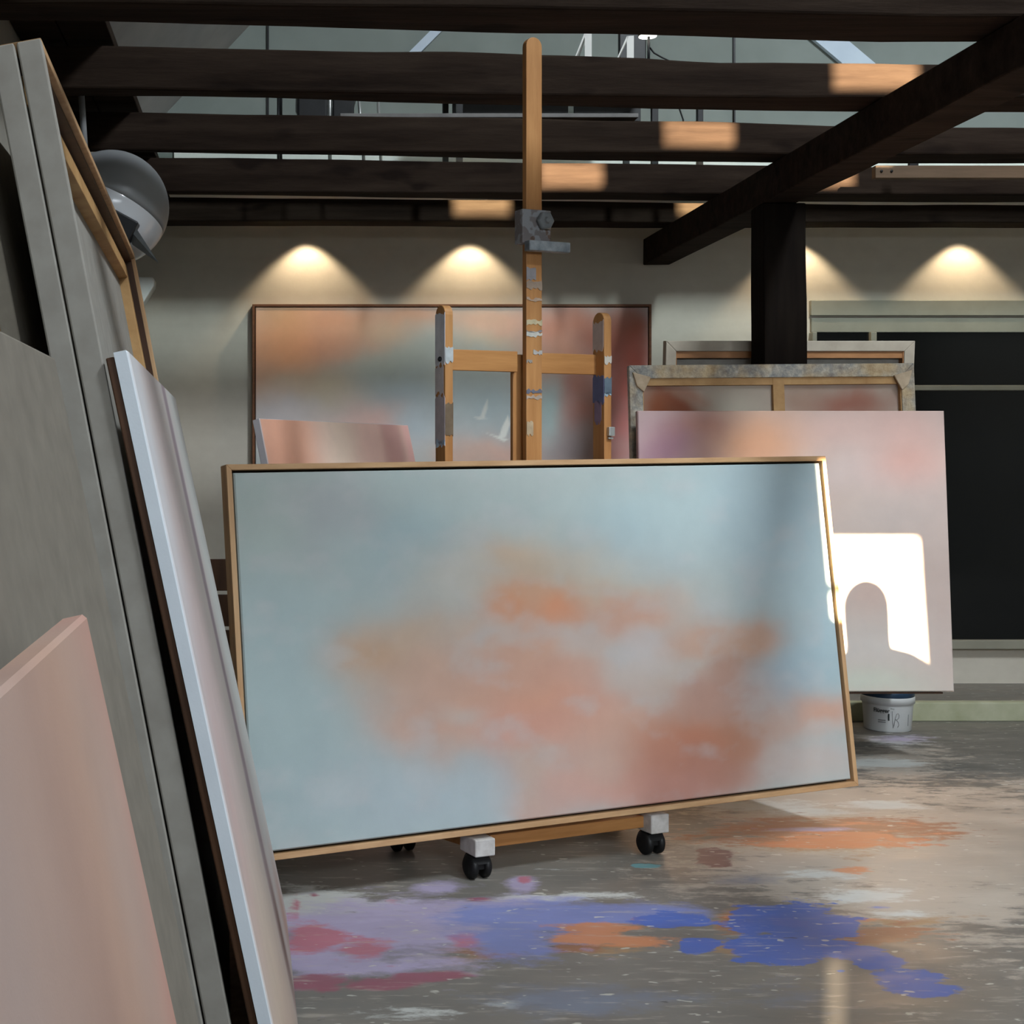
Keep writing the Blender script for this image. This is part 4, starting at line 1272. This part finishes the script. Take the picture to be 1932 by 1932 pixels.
fl_ = MB()
P_ = lambda px, py, y: P(px, py, y) - lc
fl_.add([P_(226, 412, LY - .2), P_(258, 432, LY - .2), P_(300, 497, LY - .17), P_(250, 462, LY - .15), P_(226, 412, LY - .196), P_(258, 432, LY - .196), P_(300, 497, LY - .166), P_(250, 462, LY - .146)],
        [(0, 1, 2, 3), (4, 5, 6, 7), (0, 1, 5, 4), (1, 2, 6, 5), (2, 3, 7, 6), (3, 0, 4, 7)])
fl_.build('barn_door', M_STEEL, lm)
MB().tube([(-.10, 0, RL * .85), (-.12, 0, 2.68 - lc.z)], .012).build('hanging_rod', M_LAMPSHADE, lm)
# small wall sconce
sq = P(266, 527, WY - .05)
sn = MB()
w_ = .083
sn.prism([(-w_, 0), (w_ - .012, 0), (w_, -.012), (w_ - .004, -.05), (w_ - .075, -.165), (-w_ + .075, -.165)], -.10, .045, 'y', Matrix.Translation(sq))
tag(sn.build('wall_sconce', M_WHITE, None, .006), 'small white tapered wall sconce below the dome lamp', 'lamp')

# ================================================================== the person whose shadow falls on the canvas
hs = P(1632, 1112, 5.63)
t_ = (1.70 - hs.z) / SL
px_, py_ = hs.x + AX * t_, 5.63 - t_
pr = empty('person', Matrix.Translation((px_, py_, 0)) @ Matrix.Rotation(math.radians(22), 4, 'Z'), 'person standing out of frame whose head shadow falls on the pink canvas', 'person')


def skin_body(name, verts, edges, mat, parent, levels=2):
    me_ = bpy.data.meshes.new(name)
    me_.from_pydata([v_[0] for v_ in verts], edges, [])
    o = link(name, me_, parent)
    o.modifiers.new('skin', 'SKIN').use_smooth_shade = True
    for i, (_, r_) in enumerate(verts):
        me_.skin_vertices[0].data[i].radius = (r_, r_) if isinstance(r_, float) else r_
    me_.skin_vertices[0].data[0].use_root = True
    s_ = o.modifiers.new('sub', 'SUBSURF')
    s_.levels = s_.render_levels = levels
    me_.materials.append(mat)
    return o


bv = [((0, 0, .92), (.15, .10)), ((0, 0, 1.10), (.135, .09)), ((0, .0, 1.30), (.16, .10)), ((0, 0, 1.40), (.10, .075)), ((0, -.005, 1.47), .052), ((0, -.015, 1.56), (.072, .088)), ((0, -.01, 1.64), (.070, .085))]
be_ = [(0, 1), (1, 2), (2, 3), (3, 4), (4, 5), (5, 6)]
for s_ in (-1, 1):
    n0 = len(bv)
    bv += [((s_ * .18, 0, 1.37), .052), ((s_ * .23, .02, 1.10), .042), ((s_ * .22, -.06, .86), .032), ((s_ * .22, -.09, .78), (.02, .036)), ((s_ * .095, 0, .80), .085), ((s_ * .10, -.01, .48), .058), ((s_ * .10, .01, .09), .042), ((s_ * .11, -.13, .035), .034)]
    be_ += [(3, n0), (n0, n0 + 1), (n0 + 1, n0 + 2), (n0 + 2, n0 + 3), (0, n0 + 4), (n0 + 4, n0 + 5), (n0 + 5, n0 + 6), (n0 + 6, n0 + 7)]
skin_body('body', bv, be_, plain('skin', lin(214, 170, 148), lin(205, 160, 138), 8, .55), pr)
MB().lathe([(.01, .13)] + [(.09 * math.sin(t), .02 + .11 * math.cos(t)) for t in np.linspace(.25, 1.5, 9)] + [(.090, -.03), (.088, -.12), (.095, -.22), (.08, -.27)], 24, Matrix.Translation((0, .025, 1.60)), True, False).build('hair', plain('brown hair', lin(70, 50, 36), lin(54, 38, 27), 30, .6), pr)
MB().lathe([(.30, .86), (.31, 1.08), (.285, 1.16), (.225, 1.235), (.165, 1.30), (.11, 1.36), (.08, 1.43)], 28, Matrix.Scale(.72, 4, (0, 1, 0)), True, False).build('shirt', plain('linen shirt', lin(150, 152, 156), lin(138, 140, 145), 12, .8), pr)

# ================================================================== LIGHT
w = bpy.data.worlds.new('sky')
SC.world = w
w.use_nodes = True
bg = w.node_tree.nodes['Background']
bg.inputs[0].default_value = (.55, .72, 1.0, 1)
bg.inputs[1].default_value = .6


def lamp(name, kind, energy, col, M=None, **kw):
    l = bpy.data.lights.new(name, kind)
    l.energy = energy
    l.color = col
    for k, v_ in kw.items():
        setattr(l, k, v_)
    o = bpy.data.objects.new(name, l)
    COL.objects.link(o)
    if M:
        o.matrix_world = M
    return o


def aim(p, d):
    return Matrix.Translation(p) @ Vector(d).to_track_quat('-Z', 'Y').to_matrix().to_4x4()


lamp('sun', 'SUN', 95, (1, .76, .48), aim((0, 0, 8), (-AX, 1, -SL)), angle=math.radians(.42))
# daylight through the ridge skylight
zs = RIDGE_Z + 1.05 * ((SKY[0] + SKY[1]) / 2 - RIDGE_X) - .12
lamp('skylight_daylight', 'AREA', 900, (.86, .94, 1.0), aim(((SKY[0] + SKY[1]) / 2, (SKY[2] + SKY[3]) / 2, zs), (-.30, .70, -1)), shape='RECTANGLE', size=.5, size_y=2.6)
# daylight through the windows behind the camera
lamp('rear_window_daylight', 'AREA', 35, (.86, .93, 1.0), aim((2.3, YR + .1, 2.4), (-.03, 1, -.42)), shape='RECTANGLE', size=4.2, size_y=.9, spread=math.radians(62))
# downlights before the back wall
for px in (580, 893, 1519, 1832):
    q = P(px, 415, 7.615)
    lamp('downlight', 'SPOT', 15, (1, .80, .54), aim(q, (0, .02, -1)), spot_size=math.radians(96), spot_blend=.42, shadow_soft_size=.015)
# second sun added for the floor streak, standing in for reflected sunlight
lamp('floor_streak_sun', 'SUN', 17, (1, .80, .56), aim((-6, -8, 8), (.41, 1, -SL)), angle=math.radians(.42))

# ================================================================== CAMERA
cam = bpy.data.cameras.new('camera')
cam.sensor_width = 36
cam.lens = 36 * F / 1932
cam.shift_x = (966 - PX) / 1932
cam.shift_y = -(966 - PY) / 1932
cam.clip_start = .05
co = bpy.data.objects.new('camera', cam)
COL.objects.link(co)
co.matrix_world = Matrix.Translation((0, 0, EYE)) @ Matrix.Rotation(math.pi / 2, 4, 'X')
SC.camera = co
SC.view_settings.view_transform = 'Standard'
SC.view_settings.look = 'None'
SC.view_settings.exposure = 0
SC.view_settings.gamma = 1
SC.cycles.use_denoising = True
SC.cycles.max_bounces = 8
SC.cycles.diffuse_bounces = 5
SC.cycles.sample_clamp_indirect = 6
SC.cycles.caustics_reflective = False
SC.cycles.caustics_refractive = False
